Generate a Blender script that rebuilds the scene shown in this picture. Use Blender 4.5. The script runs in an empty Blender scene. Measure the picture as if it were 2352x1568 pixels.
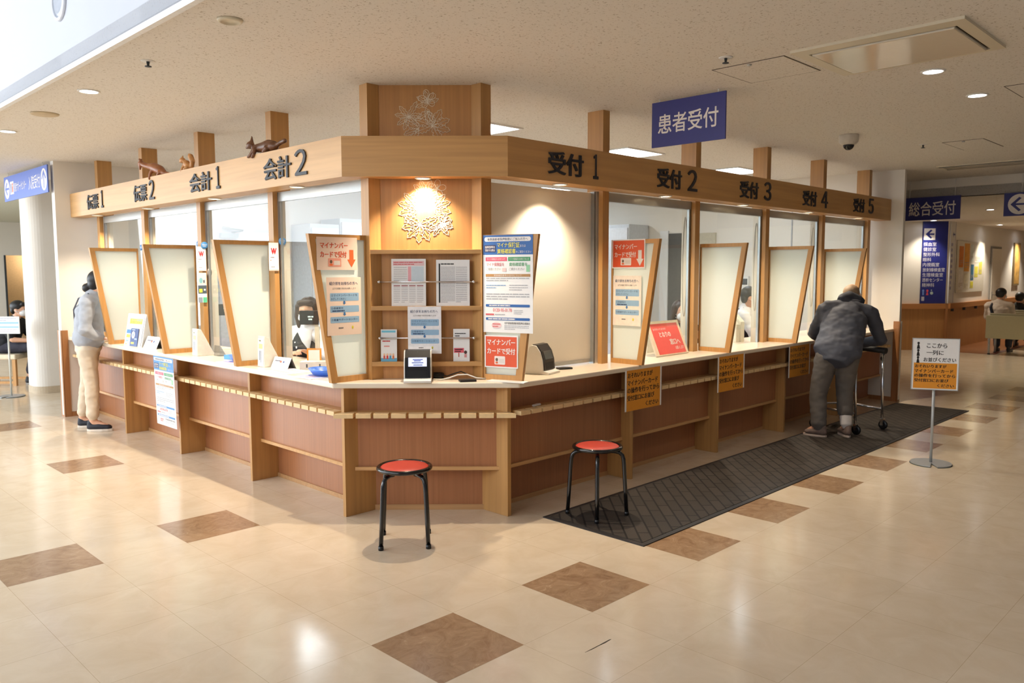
import bpy, bmesh, math, random
from mathutils import Vector, Matrix

random.seed(7)
SC = bpy.context.scene
COL = SC.collection
R2 = math.sqrt(2.0)
PI = math.pi

# ------------------------------------------------------------------ camera
W, H, FPX = 2352, 1568, 1839.0
CAM_H = 1.552
p_, a_, r_ = math.radians(5.04), math.radians(0.188), math.radians(-0.138)
fwd = Vector((math.sin(a_) * math.cos(p_), math.cos(a_) * math.cos(p_), -math.sin(p_)))
rgt = Vector((math.cos(a_), -math.sin(a_), 0))
upv = rgt.cross(fwd)
rg2 = rgt * math.cos(r_) + upv * math.sin(r_)
up2 = upv * math.cos(r_) - rgt * math.sin(r_)
cam = bpy.data.cameras.new('camera')
cam.sensor_width = 36.0
cam.lens = 36.0 * FPX / W
cam.clip_start, cam.clip_end = 0.05, 200
cam.dof.use_dof = True
cam.dof.focus_distance = 3.9
cam.dof.aperture_fstop = 5.6
co = bpy.data.objects.new('camera', cam)
COL.objects.link(co)
mw = Matrix(((rg2.x, up2.x, -fwd.x, 0), (rg2.y, up2.y, -fwd.y, 0), (rg2.z, up2.z, -fwd.z, CAM_H), (0, 0, 0, 1)))
co.matrix_world = mw
SC.camera = co

# ------------------------------------------------------------------ exposure, world
SC.view_settings.view_transform = 'Standard'
SC.view_settings.look = 'None'
SC.view_settings.gamma = 1.0
SC.view_settings.use_curve_mapping = False
SC.view_settings.exposure = 0.07
SC.cycles.max_bounces = 8
SC.cycles.diffuse_bounces = 4
SC.cycles.glossy_bounces = 4
SC.cycles.caustics_reflective = False
SC.cycles.caustics_refractive = False
wd = bpy.data.worlds.new('world')
SC.world = wd
wd.use_nodes = True
bg = wd.node_tree.nodes['Background']
bg.inputs[0].default_value = (0.86, 0.93, 1.0, 1)
bg.inputs[1].default_value = 0.25


def P(u, v, z=0.0):
    """grid (u along the right wing, v along the left wing) -> world"""
    return Vector(((u - v) / R2, (u + v) / R2, z))


def light(name, kind, loc, energy, color, target=None, size=None, size_y=None, spot=None, blend=0.5, rad=0.05):
    d = bpy.data.lights.new(name, kind)
    d.energy = energy
    d.color = color
    if kind == 'AREA':
        d.shape = 'RECTANGLE'
        d.size = size
        d.size_y = size_y or size
    else:
        d.shadow_soft_size = rad
    if kind == 'SPOT':
        d.spot_size = math.radians(spot)
        d.spot_blend = blend
    o = bpy.data.objects.new(name, d)
    COL.objects.link(o)
    o.location = loc
    if target is not None:
        o.rotation_euler = (Vector(target) - Vector(loc)).to_track_quat('-Z', 'Y').to_euler()
    return o


WARM = (1.0, 0.84, 0.64)
NEUT = (1.0, 0.96, 0.91)
COOL = (0.90, 0.95, 1.0)
# daylight through the tall window wall of the atrium, left of and behind the camera, plus fill
light('window_daylight', 'AREA', P(-6.6, 9.3, 3.4), 980, (0.84, 0.93, 1.0), P(1.5, 8.5, 1.6), 11.5, 5.0)
light('window_daylight', 'AREA', P(-6.4, 2.2, 3.3), 230, (0.90, 0.95, 1.0), P(3.0, 4.0, 1.2), 6.0, 4.5)  # added fill aimed at the corner front, no window of its own
light('window_daylight', 'AREA', P(-3.2, 16.5, 1.9), 520, (0.86, 0.94, 1.0), P(3.2, 12.0, 1.3), 7.0, 3.2)
# ------------------------------------------------------------------ colours and materials


def lin(c):
    out = []
    for x in c[:3]:
        x = x / 255.0
        out.append(x / 12.92 if x <= 0.04045 else ((x + 0.055) / 1.055) ** 2.4)
    return (out[0], out[1], out[2], 1.0)


_M = {}


def mat(name, c, rough=0.5, metal=0.0, var=0.06, scale=30.0, spec=0.5, bump=0.0, coat=0.0):
    """principled material whose colour is varied a little by noise"""
    if name in _M:
        return _M[name]
    m = bpy.data.materials.new(name)
    m.use_nodes = True
    nt = m.node_tree
    b = nt.nodes['Principled BSDF']
    b.inputs['Roughness'].default_value = rough
    b.inputs['Metallic'].default_value = metal
    b.inputs['Specular IOR Level'].default_value = spec
    b.inputs['Coat Weight'].default_value = coat
    tc = nt.nodes.new('ShaderNodeTexCoord')
    nz = nt.nodes.new('ShaderNodeTexNoise')
    nz.inputs['Scale'].default_value = scale
    nz.inputs['Detail'].default_value = 3
    nt.links.new(tc.outputs['Object'], nz.inputs['Vector'])
    rp = nt.nodes.new('ShaderNodeValToRGB')
    l = lin(c)
    rp.color_ramp.elements[0].position = 0.3
    rp.color_ramp.elements[1].position = 0.7
    rp.color_ramp.elements[0].color = (l[0] * (1 - var), l[1] * (1 - var), l[2] * (1 - var), 1)
    rp.color_ramp.elements[1].color = (min(1, l[0] * (1 + var)), min(1, l[1] * (1 + var)), min(1, l[2] * (1 + var)), 1)
    nt.links.new(nz.outputs['Fac'], rp.inputs['Fac'])
    nt.links.new(rp.outputs['Color'], b.inputs['Base Color'])
    if bump:
        bp = nt.nodes.new('ShaderNodeBump')
        bp.inputs['Strength'].default_value = bump
        bp.inputs['Distance'].default_value = 0.003
        nt.links.new(nz.outputs['Fac'], bp.inputs['Height'])
        nt.links.new(bp.outputs['Normal'], b.inputs['Normal'])
    _M[name] = m
    return m


def wood(name, c, axis='z', rough=0.42, dark=0.89, freq=26.0):
    """wood with grain stretched along one local axis"""
    if name in _M:
        return _M[name]
    m = bpy.data.materials.new(name)
    m.use_nodes = True
    nt = m.node_tree
    b = nt.nodes['Principled BSDF']
    b.inputs['Roughness'].default_value = rough
    tc = nt.nodes.new('ShaderNodeTexCoord')
    mp = nt.nodes.new('ShaderNodeMapping')
    s = {'x': (0.7, freq, freq), 'y': (freq, 0.7, freq), 'z': (freq, freq, 0.7)}[axis]
    mp.inputs['Scale'].default_value = s
    nt.links.new(tc.outputs['Object'], mp.inputs['Vector'])
    n1 = nt.nodes.new('ShaderNodeTexNoise')
    n1.inputs['Scale'].default_value = 1.6
    n1.inputs['Detail'].default_value = 6
    n1.inputs['Distortion'].default_value = 0.5
    nt.links.new(mp.outputs['Vector'], n1.inputs['Vector'])
    rp = nt.nodes.new('ShaderNodeValToRGB')
    l = lin(c)
    rp.color_ramp.elements[0].position = 0.32
    rp.color_ramp.elements[1].position = 0.66
    rp.color_ramp.elements[0].color = (l[0] * dark, l[1] * dark * 0.97, l[2] * dark * 0.94, 1)
    rp.color_ramp.elements[1].color = (min(1, l[0] * 1.08), min(1, l[1] * 1.07), min(1, l[2] * 1.05), 1)
    nt.links.new(n1.outputs['Fac'], rp.inputs['Fac'])
    nt.links.new(rp.outputs['Color'], b.inputs['Base Color'])
    _M[name] = m
    return m


def emit(name, c, strength):
    if name in _M:
        return _M[name]
    m = bpy.data.materials.new(name)
    m.use_nodes = True
    b = m.node_tree.nodes['Principled BSDF']
    b.inputs['Base Color'].default_value = (0.8, 0.8, 0.8, 1)
    b.inputs['Emission Color'].default_value = lin(c)
    b.inputs['Emission Strength'].default_value = strength
    _M[name] = m
    return m


def ink(c):
    """printed colour"""
    return mat('ink_%d_%d_%d' % tuple(c[:3]), c, rough=0.45, var=0.02, scale=60)


def glass_mat(name, tint=(250, 253, 252), refl=0.9):
    if name in _M:
        return _M[name]
    m = bpy.data.materials.new(name)
    m.use_nodes = True
    nt = m.node_tree
    out = nt.nodes['Material Output']
    nt.nodes.remove(nt.nodes['Principled BSDF'])
    tr = nt.nodes.new('ShaderNodeBsdfTransparent')
    tr.inputs[0].default_value = lin(tint)
    gl = nt.nodes.new('ShaderNodeBsdfGlossy')
    gl.inputs['Roughness'].default_value = 0.02
    gl.inputs[0].default_value = (refl, refl, refl, 1)
    fr = nt.nodes.new('ShaderNodeFresnel')
    fr.inputs[0].default_value = 1.45
    mx = nt.nodes.new('ShaderNodeMixShader')
    ge = nt.nodes.new('ShaderNodeNewGeometry')
    sb = nt.nodes.new('ShaderNodeMath')
    sb.operation = 'SUBTRACT'
    sb.inputs[0].default_value = 1.0
    nt.links.new(ge.outputs['Backfacing'], sb.inputs[1])
    ml = nt.nodes.new('ShaderNodeMath')
    ml.operation = 'MULTIPLY'
    nt.links.new(fr.outputs[0], ml.inputs[0])
    nt.links.new(sb.outputs[0], ml.inputs[1])
    nt.links.new(ml.outputs[0], mx.inputs[0])
    nt.links.new(tr.outputs[0], mx.inputs[1])
    nt.links.new(gl.outputs[0], mx.inputs[2])
    nt.links.new(mx.outputs[0], out.inputs[0])
    _M[name] = m
    return m


def frosted(name, c):
    if name in _M:
        return _M[name]
    m = bpy.data.materials.new(name)
    m.use_nodes = True
    nt = m.node_tree
    out = nt.nodes['Material Output']
    b = nt.nodes['Principled BSDF']
    b.inputs['Base Color'].default_value = lin(c)
    b.inputs['Roughness'].default_value = 0.35
    tl = nt.nodes.new('ShaderNodeBsdfTranslucent')
    l = lin(c)
    tl.inputs[0].default_value = l
    mx = nt.nodes.new('ShaderNodeMixShader')
    nz = nt.nodes.new('ShaderNodeTexNoise')
    nz.inputs['Scale'].default_value = 3
    mr = nt.nodes.new('ShaderNodeMapRange')
    mr.inputs['To Min'].default_value = 0.42
    mr.inputs['To Max'].default_value = 0.48
    nt.links.new(nz.outputs['Fac'], mr.inputs['Value'])
    nt.links.new(mr.outputs[0], mx.inputs[0])
    nt.links.new(b.outputs[0], mx.inputs[1])
    nt.links.new(tl.outputs[0], mx.inputs[2])
    nt.links.new(mx.outputs[0], out.inputs[0])
    _M[name] = m
    return m


def floor_mat():
    m = bpy.data.materials.new('floor_tile')
    m.use_nodes = True
    nt = m.node_tree
    b = nt.nodes['Principled BSDF']
    tc = nt.nodes.new('ShaderNodeTexCoord')
    n1 = nt.nodes.new('ShaderNodeTexNoise')
    n1.inputs['Scale'].default_value = 5.0
    n1.inputs['Detail'].default_value = 8
    n1.inputs['Roughness'].default_value = 0.62
    n1.inputs['Distortion'].default_value = 0.8
    nt.links.new(tc.outputs['Object'], n1.inputs['Vector'])
    rp = nt.nodes.new('ShaderNodeValToRGB')
    rp.color_ramp.elements[0].position = 0.3
    rp.color_ramp.elements[1].position = 0.72
    rp.color_ramp.elements[0].color = lin((212, 192, 164))
    rp.color_ramp.elements[1].color = lin((224, 207, 182))
    nt.links.new(n1.outputs['Fac'], rp.inputs['Fac'])
    # seams of the 45 cm tiles
    br = nt.nodes.new('ShaderNodeTexBrick')
    br.offset = 0.0
    br.inputs['Scale'].default_value = 1.0
    br.inputs['Brick Width'].default_value = 0.45
    br.inputs['Row Height'].default_value = 0.45
    br.inputs['Mortar Size'].default_value = 0.0012
    br.inputs['Mortar Smooth'].default_value = 0.4
    br.inputs['Color1'].default_value = (1, 1, 1, 1)
    br.inputs['Color2'].default_value = (0.97, 0.965, 0.96, 1)
    br.inputs['Mortar'].default_value = (0.72, 0.66, 0.58, 1)
    nt.links.new(tc.outputs['Object'], br.inputs['Vector'])
    mx = nt.nodes.new('ShaderNodeMix')
    mx.data_type = 'RGBA'
    mx.blend_type = 'MULTIPLY'
    mx.inputs['Factor'].default_value = 1.0
    nt.links.new(rp.outputs['Color'], mx.inputs['A'])
    nt.links.new(br.outputs['Color'], mx.inputs['B'])
    nt.links.new(mx.outputs['Result'], b.inputs['Base Color'])
    b.inputs['Roughness'].default_value = 0.16
    b.inputs['Specular IOR Level'].default_value = 0.55
    n2 = nt.nodes.new('ShaderNodeTexNoise')
    n2.inputs['Scale'].default_value = 9.0
    n2.inputs['Detail'].default_value = 2
    nt.links.new(tc.outputs['Object'], n2.inputs['Vector'])
    bp = nt.nodes.new('ShaderNodeBump')
    bp.inputs['Strength'].default_value = 0.05
    bp.inputs['Distance'].default_value = 0.01
    nt.links.new(n2.outputs['Fac'], bp.inputs['Height'])
    nt.links.new(bp.outputs['Normal'], b.inputs['Normal'])
    return m


def brown_tile_mat():
    m = bpy.data.materials.new('brown_marble_tile')
    m.use_nodes = True
    nt = m.node_tree
    b = nt.nodes['Principled BSDF']
    tc = nt.nodes.new('ShaderNodeTexCoord')
    n1 = nt.nodes.new('ShaderNodeTexNoise')
    n1.inputs['Scale'].default_value = 9.0
    n1.inputs['Detail'].default_value = 10
    n1.inputs['Roughness'].default_value = 0.7
    n1.inputs['Distortion'].default_value = 1.6
    nt.links.new(tc.outputs['Object'], n1.inputs['Vector'])
    rp = nt.nodes.new('ShaderNodeValToRGB')
    rp.color_ramp.elements[0].position = 0.3
    rp.color_ramp.elements[1].position = 0.62
    rp.color_ramp.elements[0].color = lin((140, 108, 80))
    rp.color_ramp.elements[1].color = lin((172, 140, 108))
    e = rp.color_ramp.elements.new(0.74)
    e.color = lin((208, 182, 152))
    nt.links.new(n1.outputs['Fac'], rp.inputs['Fac'])
    nt.links.new(rp.outputs['Color'], b.inputs['Base Color'])
    b.inputs['Roughness'].default_value = 0.18
    b.inputs['Specular IOR Level'].default_value = 0.55
    return m


def ceiling_mat():
    m = bpy.data.materials.new('speckled_ceiling_board')
    m.use_nodes = True
    nt = m.node_tree
    b = nt.nodes['Principled BSDF']
    tc = nt.nodes.new('ShaderNodeTexCoord')
    n1 = nt.nodes.new('ShaderNodeTexNoise')
    n1.inputs['Scale'].default_value = 70.0
    n1.inputs['Detail'].default_value = 3
    n1.inputs['Roughness'].default_value = 0.7
    nt.links.new(tc.outputs['Object'], n1.inputs['Vector'])
    rp = nt.nodes.new('ShaderNodeValToRGB')
    rp.color_ramp.elements[0].position = 0.33
    rp.color_ramp.elements[1].position = 0.42
    rp.color_ramp.elements[0].color = lin((176, 164, 148))
    rp.color_ramp.elements[1].color = lin((226, 220, 212))
    nt.links.new(n1.outputs['Fac'], rp.inputs['Fac'])
    nt.links.new(rp.outputs['Color'], b.inputs['Base Color'])
    b.inputs['Roughness'].default_value = 0.9
    return m


def mat_pattern():
    """door mat: woven blocks of alternating ribs between dark lines"""
    m = bpy.data.materials.new('ribbed_entrance_mat')
    m.use_nodes = True
    nt = m.node_tree
    b = nt.nodes['Principled BSDF']
    tc = nt.nodes.new('ShaderNodeTexCoord')
    mp = nt.nodes.new('ShaderNodeMapping')
    mp.inputs['Rotation'].default_value = (0, 0, math.radians(-45))
    nt.links.new(tc.outputs['Object'], mp.inputs['Vector'])
    br = nt.nodes.new('ShaderNodeTexBrick')
    br.offset = 0.5
    br.inputs['Scale'].default_value = 1.0
    br.inputs['Brick Width'].default_value = 0.22
    br.inputs['Row Height'].default_value = 0.073
    br.inputs['Mortar Size'].default_value = 0.006
    br.inputs['Color1'].default_value = lin((70, 62, 55))
    br.inputs['Color2'].default_value = lin((61, 54, 48))
    br.inputs['Mortar'].default_value = lin((24, 21, 20))
    nt.links.new(mp.outputs['Vector'], br.inputs['Vector'])
    wv = nt.nodes.new('ShaderNodeTexWave')
    wv.bands_direction = 'X'
    wv.inputs['Scale'].default_value = 26.0
    wv.inputs['Distortion'].default_value = 1.0
    nt.links.new(tc.outputs['Object'], wv.inputs['Vector'])
    mx = nt.nodes.new('ShaderNodeMix')
    mx.data_type = 'RGBA'
    mx.blend_type = 'MULTIPLY'
    mx.inputs['Factor'].default_value = 0.45
    nt.links.new(br.outputs['Color'], mx.inputs['A'])
    nt.links.new(wv.outputs['Color'], mx.inputs['B'])
    nt.links.new(mx.outputs['Result'], b.inputs['Base Color'])
    b.inputs['Roughness'].default_value = 0.75
    b.inputs['Specular IOR Level'].default_value = 0.3
    return m


# ------------------------------------------------------------------ mesh helpers


class MB:
    """collects shapes into one mesh; every shape names its own material"""

    def __init__(self):
        self.bm = bmesh.new()
        self.mats = []

    def mi(self, m):
        if m not in self.mats:
            self.mats.append(m)
        return self.mats.index(m)

    def face(self, pts, m, smooth=False):
        vs = [self.bm.verts.new(p) for p in pts]
        f = self.bm.faces.new(vs)
        f.material_index = self.mi(m)
        f.smooth = smooth
        return f

    def box(self, x0, x1, y0, y1, z0, z1, m, mx=None):
        c = [(x0, y0, z0), (x1, y0, z0), (x1, y1, z0), (x0, y1, z0), (x0, y0, z1), (x1, y0, z1), (x1, y1, z1), (x0, y1, z1)]
        if mx is not None:
            c = [mx @ Vector(p) for p in c]
        v = [self.bm.verts.new(p) for p in c]
        k = self.mi(m)
        for q in ((0, 3, 2, 1), (4, 5, 6, 7), (0, 1, 5, 4), (1, 2, 6, 5), (2, 3, 7, 6), (3, 0, 4, 7)):
            self.bm.faces.new([v[i] for i in q]).material_index = k
        return self

    def prism(self, poly, a0, a1, m, axis='z', mx=None):
        """extrude a 2D polygon; axis z: (x,y), y: (x,z), x: (y,z)"""
        def mk(p, a):
            q = {'z': (p[0], p[1], a), 'y': (p[0], a, p[1]), 'x': (a, p[0], p[1])}[axis]
            return mx @ Vector(q) if mx is not None else q
        lo = [self.bm.verts.new(mk(p, a0)) for p in poly]
        hi = [self.bm.verts.new(mk(p, a1)) for p in poly]
        k = self.mi(m)
        fs = [self.bm.faces.new(lo), self.bm.faces.new(hi)]
        n = len(poly)
        for i in range(n):
            fs.append(self.bm.faces.new((lo[i], lo[(i + 1) % n], hi[(i + 1) % n], hi[i])))
        for f in fs:
            f.material_index = k
        bmesh.ops.recalc_face_normals(self.bm, faces=fs)
        return self

    def tube(self, pts, r, m, seg=10, closed=False, cap=True):
        pts = [Vector(p) for p in pts]
        n = len(pts)
        rad = r if isinstance(r, (list, tuple)) else [r] * n
        rings = []
        prev = None
        for i, p in enumerate(pts):
            if closed:
                t = pts[(i + 1) % n] - pts[i - 1]
            else:
                t = pts[min(i + 1, n - 1)] - pts[max(i - 1, 0)]
            t.normalize()
            if prev is None:
                a = t.orthogonal().normalized()
            else:
                a = (prev - t * prev.dot(t))
                a = a.normalized() if a.length > 1e-6 else t.orthogonal().normalized()
            prev = a
            b = t.cross(a)
            rings.append([self.bm.verts.new(p + (a * math.cos(2 * PI * j / seg) + b * math.sin(2 * PI * j / seg)) * rad[i]) for j in range(seg)])
        k = self.mi(m)
        rng = range(n) if closed else range(n - 1)
        for i in rng:
            A, B = rings[i], rings[(i + 1) % n]
            for j in range(seg):
                f = self.bm.faces.new((A[j], A[(j + 1) % seg], B[(j + 1) % seg], B[j]))
                f.material_index = k
                f.smooth = True
        if cap and not closed:
            f = self.bm.faces.new(list(reversed(rings[0])))
            f.material_index = k
            f = self.bm.faces.new(rings[-1])
            f.material_index = k
        return self

    def lathe(self, prof, m, seg=24, c=(0, 0, 0), smooth=True, mx=None):
        """revolve (r, z) pairs about z"""
        k = self.mi(m)
        rings = []
        for r, z in prof:
            if r < 1e-6:
                q = Vector((c[0], c[1], c[2] + z))
                rings.append([self.bm.verts.new(mx @ q if mx is not None else q)])
            else:
                ring = []
                for j in range(seg):
                    q = Vector((c[0] + r * math.cos(2 * PI * j / seg), c[1] + r * math.sin(2 * PI * j / seg), c[2] + z))
                    ring.append(self.bm.verts.new(mx @ q if mx is not None else q))
                rings.append(ring)
        fs = []
        for A, B in zip(rings, rings[1:]):
            for j in range(seg):
                j2 = (j + 1) % seg
                if len(A) == 1 and len(B) == 1:
                    continue
                if len(A) == 1:
                    q = (A[0], B[j], B[j2])
                elif len(B) == 1:
                    q = (A[j], A[j2], B[0])
                else:
                    q = (A[j], A[j2], B[j2], B[j])
                f = self.bm.faces.new(q)
                f.material_index = k
                f.smooth = smooth
                fs.append(f)
        if len(rings[0]) > 1 and len(rings[-1]) > 1:      # annular profile: close it on itself
            A, B = rings[-1], rings[0]
            for j in range(seg):
                f = self.bm.faces.new((A[j], A[(j + 1) % seg], B[(j + 1) % seg], B[j]))
                f.material_index = k
                f.smooth = smooth
                fs.append(f)
            bmesh.ops.recalc_face_normals(self.bm, faces=fs)
            return self
        for ring in (rings[0], rings[-1]):
            if len(ring) > 1:
                f = self.bm.faces.new(ring)
                f.material_index = k
                fs.append(f)
        bmesh.ops.recalc_face_normals(self.bm, faces=fs)
        return self

    def ell(self, c, r, m, mx=None, u=20, v=12):
        M = Matrix.Translation(Vector(c)) @ (mx.to_4x4() if mx is not None else Matrix()) @ Matrix.Diagonal((r[0], r[1], r[2], 1))
        n0 = len(self.bm.verts)
        g = bmesh.ops.create_uvsphere(self.bm, u_segments=u, v_segments=v, radius=1.0, matrix=M)
        k = self.mi(m)
        for f in {f for x in g['verts'] for f in x.link_faces}:
            f.material_index = k
            f.smooth = True
        return self

    def add_mesh(self, me, m, mx=None, smooth=None):
        k = self.mi(m)
        vs = [self.bm.verts.new(mx @ v.co if mx is not None else v.co) for v in me.vertices]
        for p in me.polygons:
            try:
                f = self.bm.faces.new([vs[i] for i in p.vertices])
                f.material_index = k
                f.smooth = p.use_smooth if smooth is None else smooth
            except ValueError:
                pass
        return self

    def build(self, name, parent=None, label=None, bevel=0.0, seg=2, loc=None, rz=None):
        me = bpy.data.meshes.new(name)
        self.bm.to_mesh(me)
        self.bm.free()
        for m in self.mats:
            me.materials.append(m)
        o = bpy.data.objects.new(name, me)
        COL.objects.link(o)
        if parent is not None:
            o.parent = parent
        if label:
            o['label'] = label
        if loc is not None:
            o.location = loc
        if rz is not None:
            o.rotation_euler = (0, 0, rz)
        if bevel:
            b = o.modifiers.new('bevel', 'BEVEL')
            b.width = bevel
            b.segments = seg
            b.limit_method = 'ANGLE'
            b.angle_limit = math.radians(40)
        return o


def thing(name, label, cat, loc=(0, 0, 0), rz=0.0, group=None):
    o = bpy.data.objects.new(name, None)
    o.empty_display_size = 0.1
    COL.objects.link(o)
    o.location = loc
    o.rotation_euler = (0, 0, rz)
    return tag(o, label, cat, group)


def tag(o, label, cat, group=None):
    o['label'] = label
    o['category'] = cat
    if group:
        o['group'] = group
    return o


def struct(o, label=None, cat=None):
    o['kind'] = 'structure'
    if label:
        o['label'] = label
    if cat:
        o['category'] = cat
    return o


def dup(root, loc, rz=None, label=None, group=None):
    r = root.copy()
    COL.objects.link(r)
    r.location = loc
    if rz is not None:
        r.rotation_euler = (0, 0, rz)
    if label:
        r['label'] = label
    if group:
        r['group'] = group
    for ch in list(root.children):
        c = ch.copy()
        COL.objects.link(c)
        c.parent = r
        for g in list(ch.children):
            d = g.copy()
            COL.objects.link(d)
            d.parent = c
    return r


FCAM, FV, FU = 0.0, PI / 4, -PI / 4     # a sheet facing the lobby corner, the right lobby, the left lobby
GRID = PI / 4

# ------------------------------------------------------------------ lettering
_T = {}


def text_mesh(s, bold=0.0, depth=0.0):
    key = (s, round(bold, 4), round(depth, 4))
    if key in _T:
        return _T[key]
    cu = bpy.data.curves.new('t', 'FONT')
    cu.body = s
    cu.size = 1.0
    cu.resolution_u = 3
    cu.offset = bold
    cu.extrude = depth / 2
    o = bpy.data.objects.new('t', cu)
    COL.objects.link(o)
    dg = bpy.context.evaluated_depsgraph_get()
    dg.update()
    me = bpy.data.meshes.new_from_object(o.evaluated_get(dg), depsgraph=dg)
    bpy.data.objects.remove(o)
    bpy.data.curves.remove(cu)
    xs = [v.co.x for v in me.vertices] or [0, 1]
    ys = [v.co.y for v in me.vertices] or [0, 1]
    _T[key] = (me, min(xs), max(xs), min(ys), max(ys))
    return _T[key]


class Sheet(MB):
    """flat printed thing; local x right, z up, front towards -y; origin bottom left unless centred"""

    def __init__(self, w, h, paper, t=0.0012, backing=None, cx=True):
        super().__init__()
        self.w, self.h, self.t = w, h, t
        self.ox = -w / 2 if cx else 0.0
        self.box(self.ox, self.ox + w, 0.0, t, 0.0, h, paper)
        self.e = 0.0005

    def pt(self, x, z, k):
        return (self.ox + x, -self.e * k, z)

    def rect(self, x0, x1, z0, z1, m, k=1):
        self.face([self.pt(x0, z0, k), self.pt(x1, z0, k), self.pt(x1, z1, k), self.pt(x0, z1, k)], m)
        return self

    def poly(self, pts, m, k=1):
        self.face([self.pt(x, z, k) for x, z in pts], m)
        return self

    def disc(self, cx, cz, rx, rz, m, k=1, n=28):
        self.poly([(cx + rx * math.cos(2 * PI * i / n), cz + rz * math.sin(2 * PI * i / n)) for i in range(n)], m, k)
        return self

    def rrect(self, x0, x1, z0, z1, r, m, k=1):
        pts = []
        for cx, cz, a in ((x1 - r, z0 + r, -90), (x1 - r, z1 - r, 0), (x0 + r, z1 - r, 90), (x0 + r, z0 + r, 180)):
            for i in range(5):
                t = math.radians(a + 22.5 * i)
                pts.append((cx + r * math.cos(t), cz + r * math.sin(t)))
        return self.poly(pts, m, k)

    def text(self, s, x0, x1, z0, z1, m, k=2, bold=0.0, keep=False):
        """letters filling the given box"""
        extra = max(0.0, bold - 0.010)
        me, ax, bx, ay, by = text_mesh(s, min(bold, 0.010))
        sx = (x1 - x0) / max(bx - ax + 2 * extra, 1e-6)
        sz = (z1 - z0) / max(by - ay, 1e-6)
        for i, dx in enumerate((-extra, 0.0, extra) if extra else (0.0,)):     # heavy strokes: shifted copies
            M = Matrix(((sx, 0, 0, self.ox + x0 - (ax - extra - dx) * sx), (0, 0, 1, -self.e * (k + 0.12 * i)), (0, sz, 0, z0 - ay * sz), (0, 0, 0, 1)))
            self.add_mesh(me, m, M, smooth=False)
        return self

    def lines(self, x0, x1, z0, z1, n, m, k=2, fill=0.45, seed=1):
        """rows of small print too fine to read"""
        rg = random.Random(seed)
        dz = (z1 - z0) / n
        for i in range(n):
            z = z1 - dz * (i + 0.5)
            x = x0
            xe = x1 if i < n - 1 else x0 + (x1 - x0) * rg.uniform(0.4, 0.9)
            while x < xe:
                wl = rg.uniform(0.05, 0.18) * (x1 - x0)
                self.rect(x, min(x + wl, xe), z - dz * fill / 2, z + dz * fill / 2, m, k)
                x += wl + 0.012 * (x1 - x0)
        return self

    def arrow(self, cx, z0, z1, w, m, k=2, hw=0.5):
        """downward arrow"""
        zm = z0 + (z1 - z0) * 0.45
        s = w * hw / 2
        return self.poly([(cx - s, z1), (cx - s, zm), (cx - w / 2, zm), (cx, z0), (cx + w / 2, zm), (cx + s, zm), (cx + s, z1)], m, k)


WHITE = (238, 236, 232)
paper = mat('white_paper', (240, 238, 236), 0.6, var=0.015)
pinkpaper = mat('pale_pink_paper', (238, 214, 196), 0.6, var=0.015)
black = ink((24, 22, 22))

# ================================================================== THE SETTING
BEECH = (194, 149, 94)
w_x = wood('beech_grain_x', BEECH, 'x')
w_y = wood('beech_grain_y', BEECH, 'y')
w_z = wood('beech_grain_z', (184, 138, 82), 'z')
w_dark = wood('oak_screen_frame', (192, 142, 82), 'z', dark=0.88)
cherry = wood('cherry_front_panel', (166, 111, 74), 'z', rough=0.36, dark=0.92, freq=40)
wallpaint = mat('white_wall_paint', (232, 226, 217), 0.8, var=0.015, scale=4)
offwall = mat('office_wall_paint', (232, 232, 232), 0.8, var=0.012, scale=4)
hallwall = mat('atrium_wall_paint', (200, 203, 212), 0.8, var=0.01, scale=3)
chrome = mat('chrome', (214, 214, 216), 0.18, metal=1.0, var=0.02)
alum = mat('brushed_aluminium', (176, 180, 182), 0.35, metal=0.8, var=0.04)
darkgrey = mat('dark_grey_metal', (70, 74, 78), 0.4, metal=0.3)
blackp = mat('black_plastic', (20, 20, 22), 0.35, var=0.05)
whitep = mat('white_plastic', (230, 228, 224), 0.35, var=0.01)
cream = mat('cream_laminate', (228, 220, 206), 0.5, var=0.015)
brownedge = wood('brown_skirting_wood', (168, 116, 72), 'z')
CEIL = 2.71

# ---- floor
fm, bt = floor_mat(), brown_tile_mat()
F = MB()
FO = (1.8621, 2.2312)
F.box(-10, 30, -10, 24, -0.2, 0.0, fm)
tiles = [(2 * k, 0) for k in range(0, 14)] + [(0, 5 * k) for k in range(1, 6)] + [(-2, 5), (-4, 0), (-2, -5), (0, -5)]
for i, j in tiles:
    a, b = 0.45 * i, 0.45 * j
    F.face([(a, b, 0.0004), (a + 0.45, b, 0.0004), (a + 0.45, b + 0.45, 0.0004), (a, b + 0.45, 0.0004)], bt)
floor = struct(F.build('floor', loc=P(*FO), rz=GRID), 'glossy cream tile floor with scattered brown marble tiles', 'floor')
S = MB()
q = [(-0.062, -0.056), (-0.03, -0.024), (0.03, 0.026), (0.06, 0.06), (0.052, 0.058), (0.02, 0.026), (-0.03, -0.03)]
S.prism(q, 0.0, 0.0008, mat('dark_scuff', (92, 80, 68), 0.6))
S.build('scuff_mark', floor, 'dark scuff streak on a cream tile', loc=(P(2.522, 2.003) - P(*FO)).to_2d().to_3d() if False else None)
_s = bpy.data.objects['scuff_mark']
_d = Vector((2.522 - FO[0], 2.003 - FO[1], 0))
_s.location = _d
_s.rotation_euler = (0, 0, -GRID)

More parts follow.
